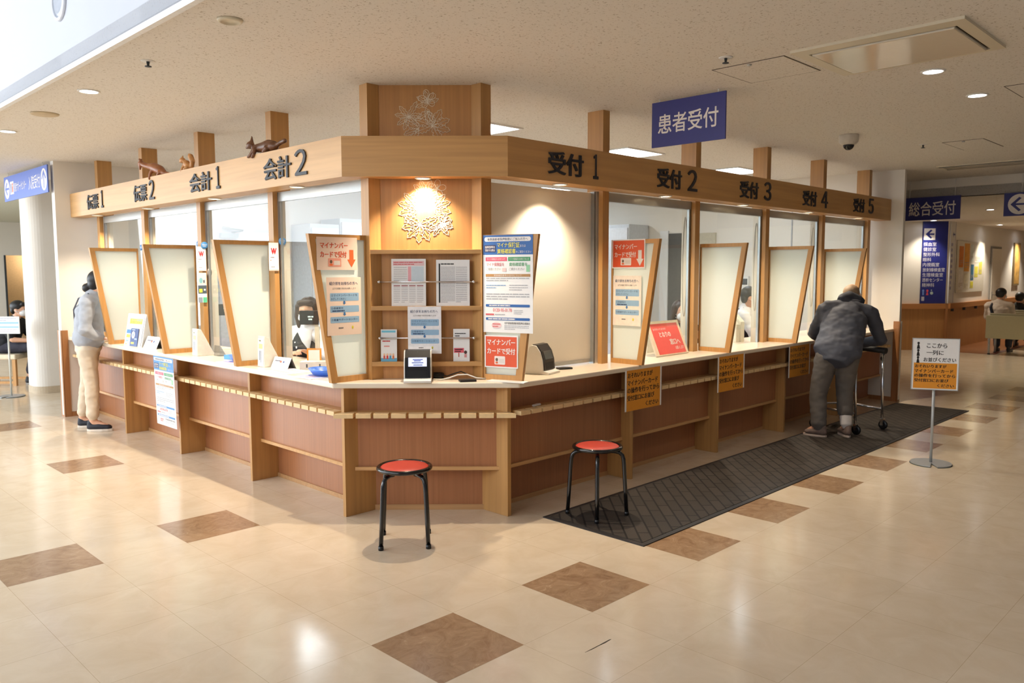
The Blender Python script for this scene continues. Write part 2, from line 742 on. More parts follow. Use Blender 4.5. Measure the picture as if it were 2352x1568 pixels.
# brown timber floor along the waiting corridor
B = MB()
B.box(-0.3, 9.5, -0.85, 0.0, 0.0, 0.003, wood('red_brown_floor', (150, 100, 66), 'x', rough=0.25))
B.box(-0.3, 9.5, -0.95, -0.85, 0.0, 0.004, mat('dark_red_edging', (96, 46, 30), 0.4))
struct(B.build('floor_corridor', loc=P(16.9, 4.97), rz=GRID), 'brown floor strip along the waiting corridor wall', 'floor')

# ---- ceilings
cm = ceiling_mat()
Cc = MB()
Cc.box(1.57, 11.29, -6.0, 12.8, CEIL, CEIL + 0.12, cm)
struct(Cc.build('ceiling', rz=GRID), 'low speckled ceiling over the reception', 'ceiling')
Cc = MB()
Cc.box(11.29, 27.0, -6.0, 16.0, 2.48, 2.60, cm)
struct(Cc.build('ceiling_corridor', rz=GRID), 'lower ceiling of the waiting corridor on the right', 'ceiling')
Cc = MB()
Cc.box(1.57, 12.0, 12.8, 22.5, CEIL + 0.02, CEIL + 0.14, mat('pale_green_ceiling', (214, 218, 206), 0.8))
struct(Cc.build('ceiling_passage', rz=GRID), 'ceiling of the passage behind the pillar on the left', 'ceiling')
Cc = MB()
Cc.box(-7.0, 1.57, -6.0, 22.5, 6.2, 6.35, hallwall)
struct(Cc.build('ceiling_atrium', rz=GRID), 'high white atrium ceiling', 'ceiling')
# white bulkhead above the edge of the low ceiling
Bk = MB()
Bk.box(1.57, 1.69, -6.0, 22.5, CEIL + 0.005, 6.2, hallwall)
struct(Bk.build('wall_bulkhead', rz=GRID), 'tall white bulkhead wall above the low ceiling edge', 'wall')
Tr = MB()
Tr.box(1.545, 1.575, -6.0, 22.5, CEIL - 0.012, CEIL + 0.018, mat('white_edge_trim', (236, 236, 236), 0.5))
Tr.box(1.556, 1.575, -6.0, 22.5, CEIL + 0.018, CEIL + 0.034, mat('trim_groove', (150, 150, 156), 0.6))
struct(Tr.build('trim_1', rz=GRID), 'white edge trim with groove along the ceiling edge', 'trim')
# lintel where the corridor ceiling drops
Ln = MB()
Ln.box(11.29, 11.41, -6.0, 4.6, 2.48, CEIL, wallpaint)
struct(Ln.build('wall_lintel', rz=GRID), 'beige lintel over the corridor entrance', 'wall')

# ---- walls
def wallbox(name, u0, u1, v0, v1, z0, z1, m, label):
    b = MB()
    b.box(u0, u1, v0, v1, z0, z1, m)
    return struct(b.build(name, rz=GRID), label, 'wall')


WL, WR = 9.40, 9.87
wallbox('wall_left', 2.655, 10.0, WL, WL + 0.10, 0, CEIL, wallpaint, 'white wall closing the left end of the counter')
wallbox('wall_right', WR, WR + 0.06, 3.39, WL, 0, CEIL, wallpaint, 'white wall closing the right end of the counter')
wallbox('wall_atrium', -7.2, -7.0, -6.0, 22.5, 0, 6.3, hallwall, 'atrium outer wall')
wallbox('wall_back', -7.0, 27.0, -6.2, -6.0, 0, 6.3, hallwall, 'lobby wall behind the viewpoint')
wallbox('wall_far', 25.5, 25.7, -6.0, 16.0, 0, 2.6, wallpaint, 'end wall of the waiting corridor')
wallbox('wall_corridor', 16.95, 25.5, 4.97, 5.1, 0, 2.48, wallpaint, 'corridor wall with noticeboard and door')
b = MB()
b.box(5.0, 8.47, 15.5, 15.62, 0, 2.48, wallpaint)
struct(b.build('wall_chamfer'), 'corner wall of the corridor carrying the blue directory', 'wall')
b = MB()
# pillar wall with a rounded corner beyond the left end wall
pl = [(5.2, 11.40), (3.06, 11.40)]
for i in range(1, 9):
    t = math.radians(270 - 90 * i / 8)
    pl.append((3.06 + 0.16 * math.cos(t), 11.56 + 0.16 * math.sin(t)))
pl += [(2.90, 11.74), (5.2, 11.74)]
b.prism(pl, 0, CEIL, wallpaint)
struct(b.build('wall_pillar', rz=GRID), 'white pillar wall with a rounded corner beyond the counter', 'wall')
b = MB()
pl2 = [(5.2, 11.394), (3.06, 11.394)]
for i in range(1, 9):
    t = math.radians(270 - 90 * i / 8)
    pl2.append((3.06 + 0.166 * math.cos(t), 11.56 + 0.166 * math.sin(t)))
pl2 += [(2.894, 11.75), (5.2, 11.75)]
b.prism(pl2, 0, 0.09, mat('beige_skirting', (196, 178, 152), 0.5))
struct(b.build('baseboard_pillar', rz=GRID), 'beige baseboard round the white pillar wall', 'baseboard')
# passage wall far left with a lit recess
b = MB()
b.box(1.57, 5.2, 22.0, 22.15, 1.95, CEIL + 0.02, wallpaint)
b.box(1.57, 5.05, 22.0, 22.15, 0, 1.95, wallpaint)
b.box(7.2, 12.0, 22.0, 22.15, 0, CEIL + 0.02, wallpaint)
b.box(5.2, 7.2, 22.0, 22.15, 1.95, CEIL + 0.02, wallpaint)
struct(b.build('wall_passage', rz=GRID), 'pale wall at the end of the passage on the left', 'wall')
b = MB()
b.box(5.0, 7.4, 22.9, 23.0, 0, 2.2, mat('tan_recess', (206, 176, 134), 0.7))
b.box(5.05, 5.09, 21.98, 22.2, 0, 1.95, darkgrey)
struct(b.build('door_3', rz=GRID), 'tan recessed doorway with dark frame far left', 'door')
# skirting and corner guards on the two end walls
b = MB()
b.box(2.655, 3.05, WL - 0.008, WL, 0, 0.05, brownedge)
struct(b.build('baseboard_left', rz=GRID), 'brown baseboard on the left end wall', 'baseboard')
b = MB()
b.box(WR - 0.008, WR, 3.40, 3.72, 0, 0.05, brownedge)
struct(b.build('baseboard_right', rz=GRID), 'brown baseboard on the right end wall', 'baseboard')
b = MB()
b.box(2.645, 2.71, WL - 0.012, WL, 0, 0.93, brownedge)
b.box(2.643, 2.655, WL - 0.012, WL + 0.11, 0, 0.93, brownedge)
b.box(2.640, 2.645, WL + 0.010, WL + 0.06, 0.02, 0.93, cream)
struct(b.build('trim_2', rz=GRID), 'brown corner guard on the left end wall', 'trim')
b = MB()
b.box(WR - 0.012, WR, 3.38, 3.45, 0, 0.95, brownedge)
b.box(WR - 0.012, WR + 0.068, 3.378, 3.39, 0, 0.95, brownedge)
b.box(WR + 0.010, WR + 0.05, 3.373, 3.38, 0.02, 0.95, cream)
struct(b.build('trim_3', rz=GRID), 'brown corner guard on the right end wall', 'trim')
# wainscot of the corridor
wsc = wood('corridor_wainscot', (182, 132, 80), 'z')
wsr = wood('corridor_handrail_wood', (186, 128, 76), 'x')
b = MB()
b.box(5.0, 8.47, 15.47, 15.50, 0, 0.80, wsc)
b.box(5.0, 8.47, 15.44, 15.50, 0.80, 0.90, wsr)
b.box(8.43, 8.475, 15.435, 15.50, 0, 0.90, brownedge)
struct(b.build('trim_4'), 'wooden wainscot on the corner wall', 'trim')
b = MB()
b.box(16.97, 19.78, 4.94, 4.97, 0, 0.80, wsc)
b.box(16.97, 19.78, 4.90, 4.97, 0.80, 0.90, wsr)
b.box(20.62, 25.5, 4.94, 4.97, 0, 0.80, wsc)
b.box(20.62, 25.5, 4.90, 4.97, 0.80, 0.90, wsr)
for u in (17.15, 17.9, 18.7, 19.5, 21.2, 22.4):
    b.box(u - 0.02, u + 0.02, 4.89, 4.94, 0.745, 0.80, darkgrey)
struct(b.build('trim_5', rz=GRID), 'wooden wainscot and rail along the corridor wall', 'trim')
# corridor door
d = struct(thing('door_1', 'pale corridor door with steel handle right of the noticeboard', 'door', P(19.8, 4.965), GRID))
b = MB()
b.box(0.0, 0.80, -0.02, 0.0, 0.0, 2.06, mat('door_frame_grey', (150, 146, 140), 0.5))
b.build('door_frame', d)
b = MB()
b.box(0.05, 0.75, -0.035, -0.02, 0.0, 2.01, mat('door_leaf_paint', (226, 218, 204), 0.5))
b.build('door_leaf', d)
b = MB()
b.tube([(0.10, -0.036, 1.0), (0.10, -0.08, 1.0), (0.22, -0.08, 1.0)], 0.011, chrome)
b.box(0.085, 0.115, -0.045, -0.036, 0.93, 1.07, chrome)
b.build('door_handle', d)
# window wall of the atrium (left of the view)
wn = struct(thing('window_1', 'tall atrium window with pale frames', 'window', P(-7.0, 6.0), GRID))
b = MB()
for k in range(8):
    b.box(-0.03, 0.03, -7.5 + k * 15 / 7 - 0.04, -7.5 + k * 15 / 7 + 0.04, 0.6, 6.0, whitep)
for z in (0.6, 3.3, 5.94):
    b.box(-0.03, 0.03, -7.5, 7.5, z, z + 0.08, whitep)
b.build('window_frame', wn)

# office behind the counter: door and cupboards on the back walls
d = struct(thing('door_2', 'white office door with a closer, seen past the third screen', 'door', P(4.35, WL - 0.004), GRID))
b = MB()
b.box(0.0, 1.0, -0.03, 0.0, 0, 2.08, mat('office_door_frame', (206, 208, 212), 0.5))
b.build('door_frame', d)
b = MB()
b.box(0.05, 0.95, -0.045, -0.03, 0, 2.03, mat('office_door_leaf', (226, 228, 234), 0.4))
b.build('door_leaf', d)
b = MB()
b.box(0.06, 0.28, -0.11, -0.045, 1.955, 2.015, alum)
b.tube([(0.2, -0.09, 2.02), (0.33, -0.13, 2.05), (0.10, -0.06, 2.085)], 0.012, alum)
b.build('door_closer', d)


def cupboard(name, label, u0, u1, v0, v1, h, doors, face):
    c = thing(name, label, 'cabinet', P(u0, v0), GRID)
    lk = mat('office_cupboard_grey', (206, 210, 216), 0.45)
    lk2 = mat('office_cupboard_door', (222, 225, 232), 0.4)
    b = MB()
    b.box(0, u1 - u0, 0, v1 - v0, 0, h, lk)
    b.build('cabinet_body', c, bevel=0.004)
    n = doors
    for i in range(n):
        b = MB()
        if face == 'v':
            a = (u1 - u0) / n
            b.box(i * a + 0.02, (i + 1) * a - 0.02, -0.02, 0, 0.06, h - 0.05, lk2)
            b.box(i * a + a - 0.10, i * a + a - 0.06, -0.026, -0.02, h * 0.5, h * 0.5 + 0.12, darkgrey)
        else:
            a = (v1 - v0) / n
            b.box(-0.02, 0, i * a + 0.02, (i + 1) * a - 0.02, 0.06, h - 0.05, lk2)
            b.box(-0.026, -0.02, i * a + 0.06, i * a + 0.10, h * 0.5, h * 0.5 + 0.12, darkgrey)
        b.build('door', c, bevel=0.003)
    return c


cupboard('office_cabinet', 'tall white sliding-door cupboard at the back, left of the flower column', 5.84, 7.4, 8.93, WL - 0.02, 2.235, 2, 'v')
cupboard('office_locker', 'grey locker beside the white cupboard, behind the clerk in the vest', 5.40, 5.83, 8.93, WL - 0.02, 2.15, 1, 'v')
cupboard('office_locker', 'pale grey lockers seen through the first open window right of the blind', 9.38, WR - 0.02, 6.95, 8.2, 2.215, 3, 'u')
# doorway and boards on the right office wall
b = MB()
b.box(-0.012, 0, 6.38, 6.62, 0, 2.08, mat('dark_doorway', (92, 90, 86), 0.7))
b.box(-0.03, 0, 6.60, 6.74, 0, 2.12, offwall)
o = b.build('door_4', loc=P(WR, 0), rz=GRID)
struct(o, 'narrow dark doorway in the office side wall', 'door')
b = MB()
b.box(-0.03, 0, 5.83, 6.09, 1.35, 2.07, mat('beige_board', (196, 188, 168), 0.6))
tag(b.build('wall_board', loc=P(WR, 0), rz=GRID, bevel=0.003), 'beige board on the office wall above the screen right of the red board', 'board')
b = MB()
b.box(-0.03, 0, 5.32, 5.46, 1.30, 1.47, whitep)
b.box(-0.034, -0.03, 5.335, 5.445, 1.36, 1.44, darkgrey)
tag(b.build('wall_panel', loc=P(WR, 0), rz=GRID, bevel=0.003), 'small grey control panel on the office wall above the male clerk', 'panel')
b = MB()
b.box(5.39, 5.47, WL - 0.012, WL, 1.10, 1.30, cream)
tag(b.build('wall_switch', rz=GRID, bevel=0.002), 'cream switch plate on the office wall left of the clerk in the vest', 'switch')
b = MB()
b.box(-0.008, 0, 4.735, 4.75, 0.0, 2.55, mat('wall_joint', (170, 172, 178), 0.5))
struct(b.build('trim_6', loc=P(WR, 0), rz=GRID), 'vertical joint in the office side wall', 'trim')

# ================================================================== COUNTER
DL, DR = 2.78, 3.505            # front of the uprights on the left and right wing
TOPZ, UND = 0.862, 0.826


def wb(side, b, s0, s1, d0, d1, z0, z1, m):
    """box on a wing: s along the wing, d inward from the front of the uprights"""
    if side == 'L':
        b.box(DL + d0, DL + d1, s0, s1, z0, z1, m)
    else:
        b.box(s0, s1, DR + d0, DR + d1, z0, z1, m)


endgrain = mat('pale_rail_block', (228, 196, 146), 0.5, var=0.05)
shelf_l = wood('shelf_edge_wood', (206, 160, 108), 'x')
plinth_m = wood('plinth_wood', (190, 146, 100), 'x')


def comb(b, side, s0, s1, pitch=0.1025, gap=0.017):
    """slotted stick rail: board with notches along its front"""
    gx = w_y if side == 'L' else w_x
    wb(side, b, s0, s1, 0.022, 0.09, 0.645, 0.672, gx)
    n = int(round((s1 - s0) / pitch))
    p = (s1 - s0) / n
    for i in range(n):
        wb(side, b, s0 + i * p + gap / 2, s0 + (i + 1) * p - gap / 2, -0.04, 0.022, 0.645, 0.672, endgrain)


def wing(side, name, label, s0, s1, ups):
    t = thing(name, label, 'counter', (0, 0, 0), GRID)
    b = MB()
    wb(side, b, s0, s1, 0.09, 0.115, 0.31, UND, cherry)
    b.build('upper_panel', t)
    b = MB()
    wb(side, b, s0, s1, 0.215, 0.24, 0.0, 0.31, cherry)
    b.build('lower_panel', t)
    b = MB()
    wb(side, b, s0, s1, 0.075, 0.215, 0.288, 0.31, shelf_l)
    b.build('shelf', t)
    b = MB()
    wb(side, b, s0, s1, 0.205, 0.215, 0.0, 0.03, plinth_m)
    b.build('plinth', t)
    for s in ups:
        b = MB()
        wb(side, b, s - 0.015, s + 0.015, 0.0, 0.23, 0.0, UND, w_z)
        b.build('upright', t, bevel=0.002)
    b = MB()
    comb(b, side, s0 + 0.02, s1 - 0.02)
    b.build('slotted_rail', t)
    return t


wing('L', 'reception_counter', 'long wooden counter front of the payment windows with slotted rail, left wing', 4.275, WL - 0.003, (5.495, 6.755, 8.01))
wing('R', 'reception_counter', 'long wooden counter front of the five reception windows, right wing behind the mat', 3.54, WR - 0.003, (4.79, 6.015, 7.24, 8.465))
# corner front, parallel to the picture
t = thing('reception_counter', 'wooden corner counter front behind the nearer stool, under the card reader', 'counter', (-0.525, 5.0, 0))
X0 = -0.525
b = MB()
b.box(-0.455, 0.455, 0.03, 0.05, 0.31, UND, cherry)
b.build('upper_panel', t)
b = MB()
b.box(-0.36, 0.36, 0.125, 0.145, 0, 0.31, cherry)
b.build('lower_panel', t)
b = MB()
b.prism([(-0.462, 0.012), (0.462, 0.012), (0.36, 0.125), (-0.36, 0.125)], 0.288, 0.31, shelf_l)
b.build('shelf', t)
b = MB()
b.box(-0.36, 0.36, 0.117, 0.125, 0, 0.035, plinth_m)
b.build('plinth', t)
for sgn in (-1, 1):
    # each corner upright runs inward square to its own wing
    b = MB()
    nrm = Vector((-sgn, 1)) / R2          # inward
    lat = Vector((sgn, 1)) / R2           # along the wing, away from the corner
    f0 = Vector((sgn * 0.520, -0.032))
    poly = [f0 - lat * 0.012, f0 + lat * 0.02, f0 + lat * 0.02 + nrm * 0.235, f0 - lat * 0.012 + nrm * 0.235]
    b.prism([tuple(p) for p in poly], 0, UND, w_z)
    b.build('upright', t, bevel=0.002)
b = MB()
b.prism([(-0.50, -0.045), (0.50, -0.045), (0.47, 0.03), (-0.47, 0.03)], 0.645, 0.672, w_x)
n = 10
for i in range(n):
    x0 = -0.545 + 1.09 * i / n
    x1 = x0 + 1.09 / n
    if i == 0:
        poly = [(x0 - 0.02, -0.105), (x1 - 0.009, -0.105), (x1 - 0.009, -0.045), (x0 + 0.02, -0.045)]
    elif i == n - 1:
        poly = [(x0 + 0.009, -0.105), (x1 + 0.02, -0.105), (x1 - 0.02, -0.045), (x0 + 0.009, -0.045)]
    else:
        poly = [(x0 + 0.009, -0.105), (x1 - 0.009, -0.105), (x1 - 0.009, -0.045), (x0 + 0.009, -0.045)]
    b.prism(poly, 0.645, 0.672, endgrain)
b.build('slotted_rail', t)

# ---- worktop following all three fronts
topm = mat('cream_worktop', (236, 222, 200), 0.22, var=0.02, scale=8)


def uv2(u, v):
    p = P(u, v)
    return (p.x, p.y)


uL, vR = DL - 0.07, DR - 0.063
Lc = (uL * R2 - 4.93, 4.93)
Rc = (4.93 - vR * R2, 4.93)
outline = [uv2(uL, WL - 0.002), Lc, Rc, uv2(WR - 0.002, vR), uv2(WR - 0.002, 4.10), uv2(3.37, 4.10), uv2(3.37, WL - 0.002)]
b = MB()
b.prism(outline, UND, TOPZ, topm)
tag(b.build('worktop', bevel=0.008, seg=3), 'continuous cream worktop running round the whole reception counter', 'counter')

# ---- header beam with raised numbers
BT, BB = 2.375, 2.13
hb = thing('header_beam', 'wooden header beam with window names running above the counter', 'beam', (0, 0, 0))
oL, oR, yF = 2.80, 3.53, 4.985
Lb, Rb = (oL * R2 - yF, yF), (yF - oR * R2, yF)
Li, Ri = ((oL + 0.165) * R2 - 5.125, 5.125), (5.125 - (oR + 0.165) * R2, 5.125)
b = MB()
def toUV(p):
    return ((p[0] + p[1]) / R2, (p[1] - p[0]) / R2)


b.prism([(oL, WL - 0.002), toUV(Lb), toUV(Li), (oL + 0.165, WL - 0.002)], BB, BT, wood('beech_beam_left', (204, 161, 108), 'y', freq=16))
b.build('beam_left', hb, rz=GRID)
b = MB()
b.prism([toUV(Rb), (WR - 0.002, oR), (WR - 0.002, oR + 0.165), toUV(Ri)], BB, BT, wood('beech_beam_right', BEECH, 'x', freq=16))
b.build('beam_right', hb, rz=GRID)
b = MB()
b.prism([Lb, Rb, Ri, Li], BB, BT, w_x)
b.build('beam_corner', hb)
navy = mat('dark_raised_letter', (44, 42, 46), 0.5, var=0.03)


def beam_text(side, kanji, digit, a0, a1, b0, b1):
    b = MB()
    for s, p0, p1, z0, z1 in ((kanji, a0, a1, 2.178, 2.325), (digit, b0, b1, 2.178, 2.345)):
        me, ax, bx, ay, by = text_mesh(s, 0.011 if s == kanji else 0.008, 0.012)
        dx = abs(p1 - p0) / (bx - ax)
        dz = (z1 - z0) / (by - ay)
        if side == 'R':
            org, ex, nn = P(p0, oR), P(1, 0), P(0, -1)
        else:
            org, ex, nn = P(oL, p0), P(0, -1), P(-1, 0)
        for sh in ((-0.0022, 0.0022) if s == kanji else (0.0,)):
            o2 = org + ex * sh
            M = Matrix(((ex.x * dx, 0, nn.x, o2.x - ex.x * ax * dx + nn.x * 0.004), (ex.y * dx, 0, nn.y, o2.y - ex.y * ax * dx + nn.y * 0.004), (0, dz, 0, z0 - ay * dz), (0, 0, 0, 1)))
            b.add_mesh(me, navy, M, smooth=False)
    b.build('lettering', hb, 'dark raised letters ' + kanji + chr(ord(digit) - 0xFEE0))


beam_text('R', '受付', '１', 3.885, 4.235, 4.345, 4.395)
beam_text('R', '受付', '２', 5.105, 5.43, 5.52, 5.655)
beam_text('R', '受付', '３', 6.34, 6.66, 6.77, 6.90)
beam_text('R', '受付', '４', 7.55, 7.85, 7.965, 8.11)
beam_text('R', '受付', '５', 8.765, 9.06, 9.18, 9.32)
beam_text('L', '会計', '２', 5.205, 4.84, 4.79, 4.64)
beam_text('L', '会計', '１', 6.41, 6.02, 5.94, 5.88)
beam_text('L', '伝票', '２', 7.595, 7.30, 7.245, 7.13)
beam_text('L', '伝票', '１', 8.85, 8.53, 8.445, 8.39)

# ---- warm downlights in the beam
lampface = emit('warm_lamp_face', (255, 226, 180), 14)
spots = [(P(2.905, 4.955), 'warm downlight under the beam below 会計2'), (P(2.905, 6.21), 'warm downlight under the beam below 会計1'), (P(2.905, 7.57), 'warm downlight under the beam below 伝票2'), (P(2.885, 8.84), 'warm downlight under the beam below 伝票1'),
         (Vector((-0.535, 5.06, 0)), 'warm downlight under the corner beam shining on the flower panel'),
         (P(4.09, 3.605), 'warm downlight under the beam below 受付1'), (P(5.33, 3.605), 'warm downlight under the beam below 受付2'), (P(6.54, 3.605), 'warm downlight under the beam below 受付3'), (P(7.85, 3.605), 'warm downlight under the beam below 受付4'), (P(9.1, 3.605), 'warm downlight under the beam below 受付5')]
WATT_BEAM = 78.0
dl0 = None
for p, lab in spots:
    if dl0 is None:
        dl0 = thing('downlight', lab, 'light', (p.x, p.y, BB), group='downlights in the header beam')
        b = MB()
        b.lathe([(0.040, 0.0), (0.052, 0.0), (0.052, -0.005), (0.045, -0.008), (0.040, -0.004)], whitep, 28)
        b.build('trim_ring', dl0)
        b = MB()
        b.lathe([(0.0, -0.002), (0.040, -0.002), (0.040, 0.004), (0.0, 0.004)], lampface, 28)
        b.build('lamp_face', dl0)
    else:
        dup(dl0, (p.x, p.y, BB), label=lab)
    light('beam_lamp', 'SPOT', (p.x, p.y, BB - 0.012), WATT_BEAM, WARM, (p.x, p.y, 0), spot=120, blend=0.9, rad=0.02)

# ---- posts
cladm = mat('cream_post_cladding', (226, 216, 202), 0.6, var=0.012)
chain_m = mat('bead_chain', (196, 190, 182), 0.4)
POSTS_L = [(5.45, 'wooden post between 会計1 and 会計2, with a tag hanging on it'), (6.665, 'wooden post between 伝票2 and 会計1'), (7.88, 'wooden post between 伝票1 and 伝票2'), (9.09, 'wooden post at the far left end of the beam, beside the white wall')]
POSTS_R = [(4.70, 'wooden post right of the lowered white blind'), (5.945, 'wooden post behind the blue ceiling sign, left of 受付3'), (7.18, 'wooden post between 受付3 and 受付4'), (8.42, 'wooden post between 受付4 and 受付5'), (9.66, 'wooden post at the far right end, beside the white wall')]


def post(side, s, label, chain):
    loc = P(2.97, s) if side == 'L' else P(s, 3.695)
    t = thing('wooden_post', label, 'post', (loc.x, loc.y, TOPZ), GRID, 'wooden posts along the counter')

    def pb(b, s0, s1, d0, d1, z0, z1, m):
        if side == 'L':
            b.box(d0, d1, s0, s1, z0, z1, m)
        else:
            b.box(s0, s1, d0, d1, z0, z1, m)
    b = MB()
    pb(b, -0.036, 0.036, 0.0, 0.038, 0.0, BB - TOPZ, w_z)
    b.build('post_front', t)
    b = MB()
    pb(b, -0.038, 0.038, 0.0, 0.145, BB - TOPZ, CEIL - TOPZ, w_z)
    b.build('post_top', t)
    b = MB()
    pb(b, -0.036, 0.036, 0.062, 0.130, 0.0, BB - TOPZ - 0.002, cladm)
    b.build('inner_cladding', t, 'cream cladding on the office side')
    if chain:
        b = MB()
        pts = []
        for i in range(41):
            a = -PI / 2 + 2 * PI * i / 40
            pts.append((-0.040, 0.096 + 0.020 * math.cos(a), 0.72 + 0.42 * math.sin(a)))
        b.tube(pts[:-1], 0.0022, chain_m, 6, closed=True)
        b.build('bead_chain', t)
    return t


for s, l in POSTS_L:
    post('L', s, l, False)
for i, (s, l) in enumerate(POSTS_R):
    post('R', s, l, i in (1, 2, 3))

# ---- glazing between the posts
pane_m = glass_mat('clear_pane')
railm = mat('grey_head_rail', (172, 174, 172), 0.3, metal=0.3, var=0.02)
wi = 2


def glazing(side, s0, s1, label):
    global wi
    loc = P(3.02, 0) if side == 'L' else P(0, 3.745)
    t = struct(thing('window_%d' % wi, label, 'window', (loc.x, loc.y, 0), GRID))
    wi += 1

    def gb(b, a0, a1, d0, d1, z0, z1, m):
        if side == 'L':
            b.box(d0, d1, a0, a1, z0, z1, m)
        else:
            b.box(a0, a1, d0, d1, z0, z1, m)
    b = MB()
    gb(b, s0, s1, 0.0, 0.006, TOPZ + 0.14, 2.064, pane_m)
    b.build('pane', t)
    b = MB()
    gb(b, s0, s1, -0.012, 0.03, 2.062, BB - 0.001, railm)
    b.build('head_rail', t)
    b = MB()
    gb(b, s0, s0 + 0.012, -0.006, 0.014, TOPZ, 2.062, alum)
    gb(b, s1 - 0.016, s1, -0.006, 0.014, TOPZ, 2.062, alum)
    b.build('jamb_rail', t)


gl = [('L', 4.32, 5.405, 'clear pane of window 会計2'), ('L', 5.495, 6.62, 'clear pane of window 会計1'), ('L', 6.71, 7.835, 'clear pane of window 伝票2'), ('L', 7.925, 9.045, 'clear pane of window 伝票1'),
      ('R', 4.745, 5.90, 'clear pane of window 受付2'), ('R', 5.99, 7.135, 'clear pane of window 受付3'), ('R', 7.225, 8.375, 'clear pane of window 受付4'), ('R', 8.465, 9.615, 'clear pane of window 受付5')]
for a in gl:
    glazing(*a)
# lowered roller blind in the first window of the right wing
t = thing('roller_blind', 'lowered cream roller blind right of the flower column', 'blind', P(0, 3.765), GRID)
b = MB()
b.box(3.58, 4.655, 0.02, 0.024, TOPZ + 0.03, BB - 0.01, mat('cream_blind_fabric', (224, 214, 198), 0.8, var=0.01, scale=200))
b.build('blind_fabric', t)
b = MB()
b.box(3.58, 4.655, 0.010, 0.03, TOPZ + 0.012, TOPZ + 0.036, alum)
b.build('bottom_rail', t)
b = MB()
b.box(4.64, 4.656, -0.01, 0.03, TOPZ, BB - 0.002, alum)
b.build('side_rail', t)

# ---- display column at the corner
t = thing('display_column', 'wooden corner display column with white flower drawings and brochure shelves', 'display stand', (X0, 5.0, TOPZ))
oz = TOPZ
for sgn in (-1, 1):
    b = MB()
    pts = [(0.352, 0.066), (0.290, 0.128), (0.290, 0.165), (0.37, 0.165), (0.412, 0.136)]
    b.prism([(sgn * x, y) for x, y in pts], 0, CEIL - oz, w_z)
    b.build('side_jamb', t)
b = MB()
b.box(-0.290, 0.290, 0.131, 0.165, 0, CEIL - oz, wood('beech_back_panel', (190, 138, 84), 'z'))
b.build('back_panel', t)
for z0, z1 in ((1.660, 1.687), (1.304, 1.331), (0.949, 0.977)):
    b = MB()
    b.prism([(-0.352, 0.068), (0.352, 0.068), (0.292, 0.130), (-0.292, 0.130)], z0 - oz, z1 - oz, w_x)
    b.build('shelf', t, bevel=0.001)
for z in (1.484, 1.128):
    b = MB()
    b.tube([(-0.300, 0.076, z - oz), (0.300, 0.076, z - oz)], 0.0042, chrome, 10)
    for x in (-0.300, 0.300):
        b.ell((x, 0.076, z - oz), (0.010, 0.010, 0.010), chrome, u=12, v=8)
        b.tube([(x, 0.076, z - oz), (x * 0.965, 0.131, z - oz)], 0.004, chrome, 8)
    b.build('rail', t, 'thin chrome rail')
engr = mat('white_line_drawing', (240, 226, 204), 0.6, var=0.02)


def leaf(b, x, z, ang, ln, wd, teeth=4, y=0.130, r=0.0016):
    """outline of a serrated leaf lying on the panel"""
    ca, sa = math.cos(ang), math.sin(ang)
    side = []
    n = teeth * 4
    for i in range(n + 1):
        q = i / n
        w = wd * math.sin(PI * min(1, q * 0.96 + 0.02)) ** 0.8 * (1.0 + 0.28 * math.sin(2 * PI * q * teeth))
        side.append((ln * q, w / 2))
    loop = [(a, w) for a, w in side] + [(a, -w) for a, w in reversed(side)]
    b.tube([(x + a * ca - w * sa, y, z + a * sa + w * ca) for a, w in loop], r, engr, 5, closed=True)
    b.tube([(x + ln * 0.08 * ca, y, z + ln * 0.08 * sa), (x + ln * 0.86 * ca, y, z + ln * 0.86 * sa)], r * 0.8, engr, 5)


def flower(b, x, z, s, rot, y=0.130):
    for k in range(5):
        a = rot + 2 * PI * k / 5
        cx, cz = x + s * 0.55 * math.cos(a), z + s * 0.55 * math.sin(a)
        pts = []
        for i in range(14):
            q = 2 * PI * i / 14
            ex, ez = s * 0.5 * math.cos(q), s * 0.32 * math.sin(q) * (1 + 0.2 * math.cos(q))
            pts.append((cx + ex * math.cos(a) - ez * math.sin(a), y, cz + ex * math.sin(a) + ez * math.cos(a)))
        b.tube(pts, 0.0016, engr, 5, closed=True)
    pts = [(x + s * 0.13 * math.cos(2 * PI * i / 10), y, z + s * 0.13 * math.sin(2 * PI * i / 10)) for i in range(10)]
    b.tube(pts, 0.0014, engr, 5, closed=True)


b = MB()
D = math.radians
flower(b, 0.015, 2.625 - oz, 0.055, 0.5)
for an in (60, 100, 150, 200, 20):
    leaf(b, 0.015, 2.60 - oz, D(an), 0.075, 0.026, 3)
for an in (215, 265, 300):
    leaf(b, 0.02, 2.55 - oz, D(an), 0.08, 0.03, 3)
for an in (60, 130, 170, 215, 250, 350, 10, 320):
    leaf(b, -0.105, 2.515 - oz, D(an), 0.085 if an != 60 else 0.11, 0.028, 4)
for an in (345, 20, 60, 300, 200, 160, 110):
    leaf(b, 0.045, 2.46 - oz, D(an), 0.115, 0.044, 5)
for an in (200, 235, 150):
    leaf(b, -0.04, 2.44 - oz, D(an), 0.10, 0.036, 4)
b.build('flower_drawing', t, 'white line drawing of a flowering branch above the beam')
b = MB()
for an in (70, 110, 40, 140, 0, 180):
    leaf(b, 0.0, 2.03 - oz, D(an), 0.10, 0.036, 4)
flower(b, 0.07, 2.07 - oz, 0.055, 0.2)
for an in (165, 200, 130, 230):
    leaf(b, -0.06, 1.95 - oz, D(an), 0.12, 0.042, 5)
for an in (20, -15, 50, -50):
    leaf(b, 0.05, 1.95 - oz, D(an), 0.11, 0.040, 5)
for an in (190, 225, 265, 300, 345, 20, 150):
    leaf(b, -0.04, 1.845 - oz, D(an), 0.115, 0.046, 5)
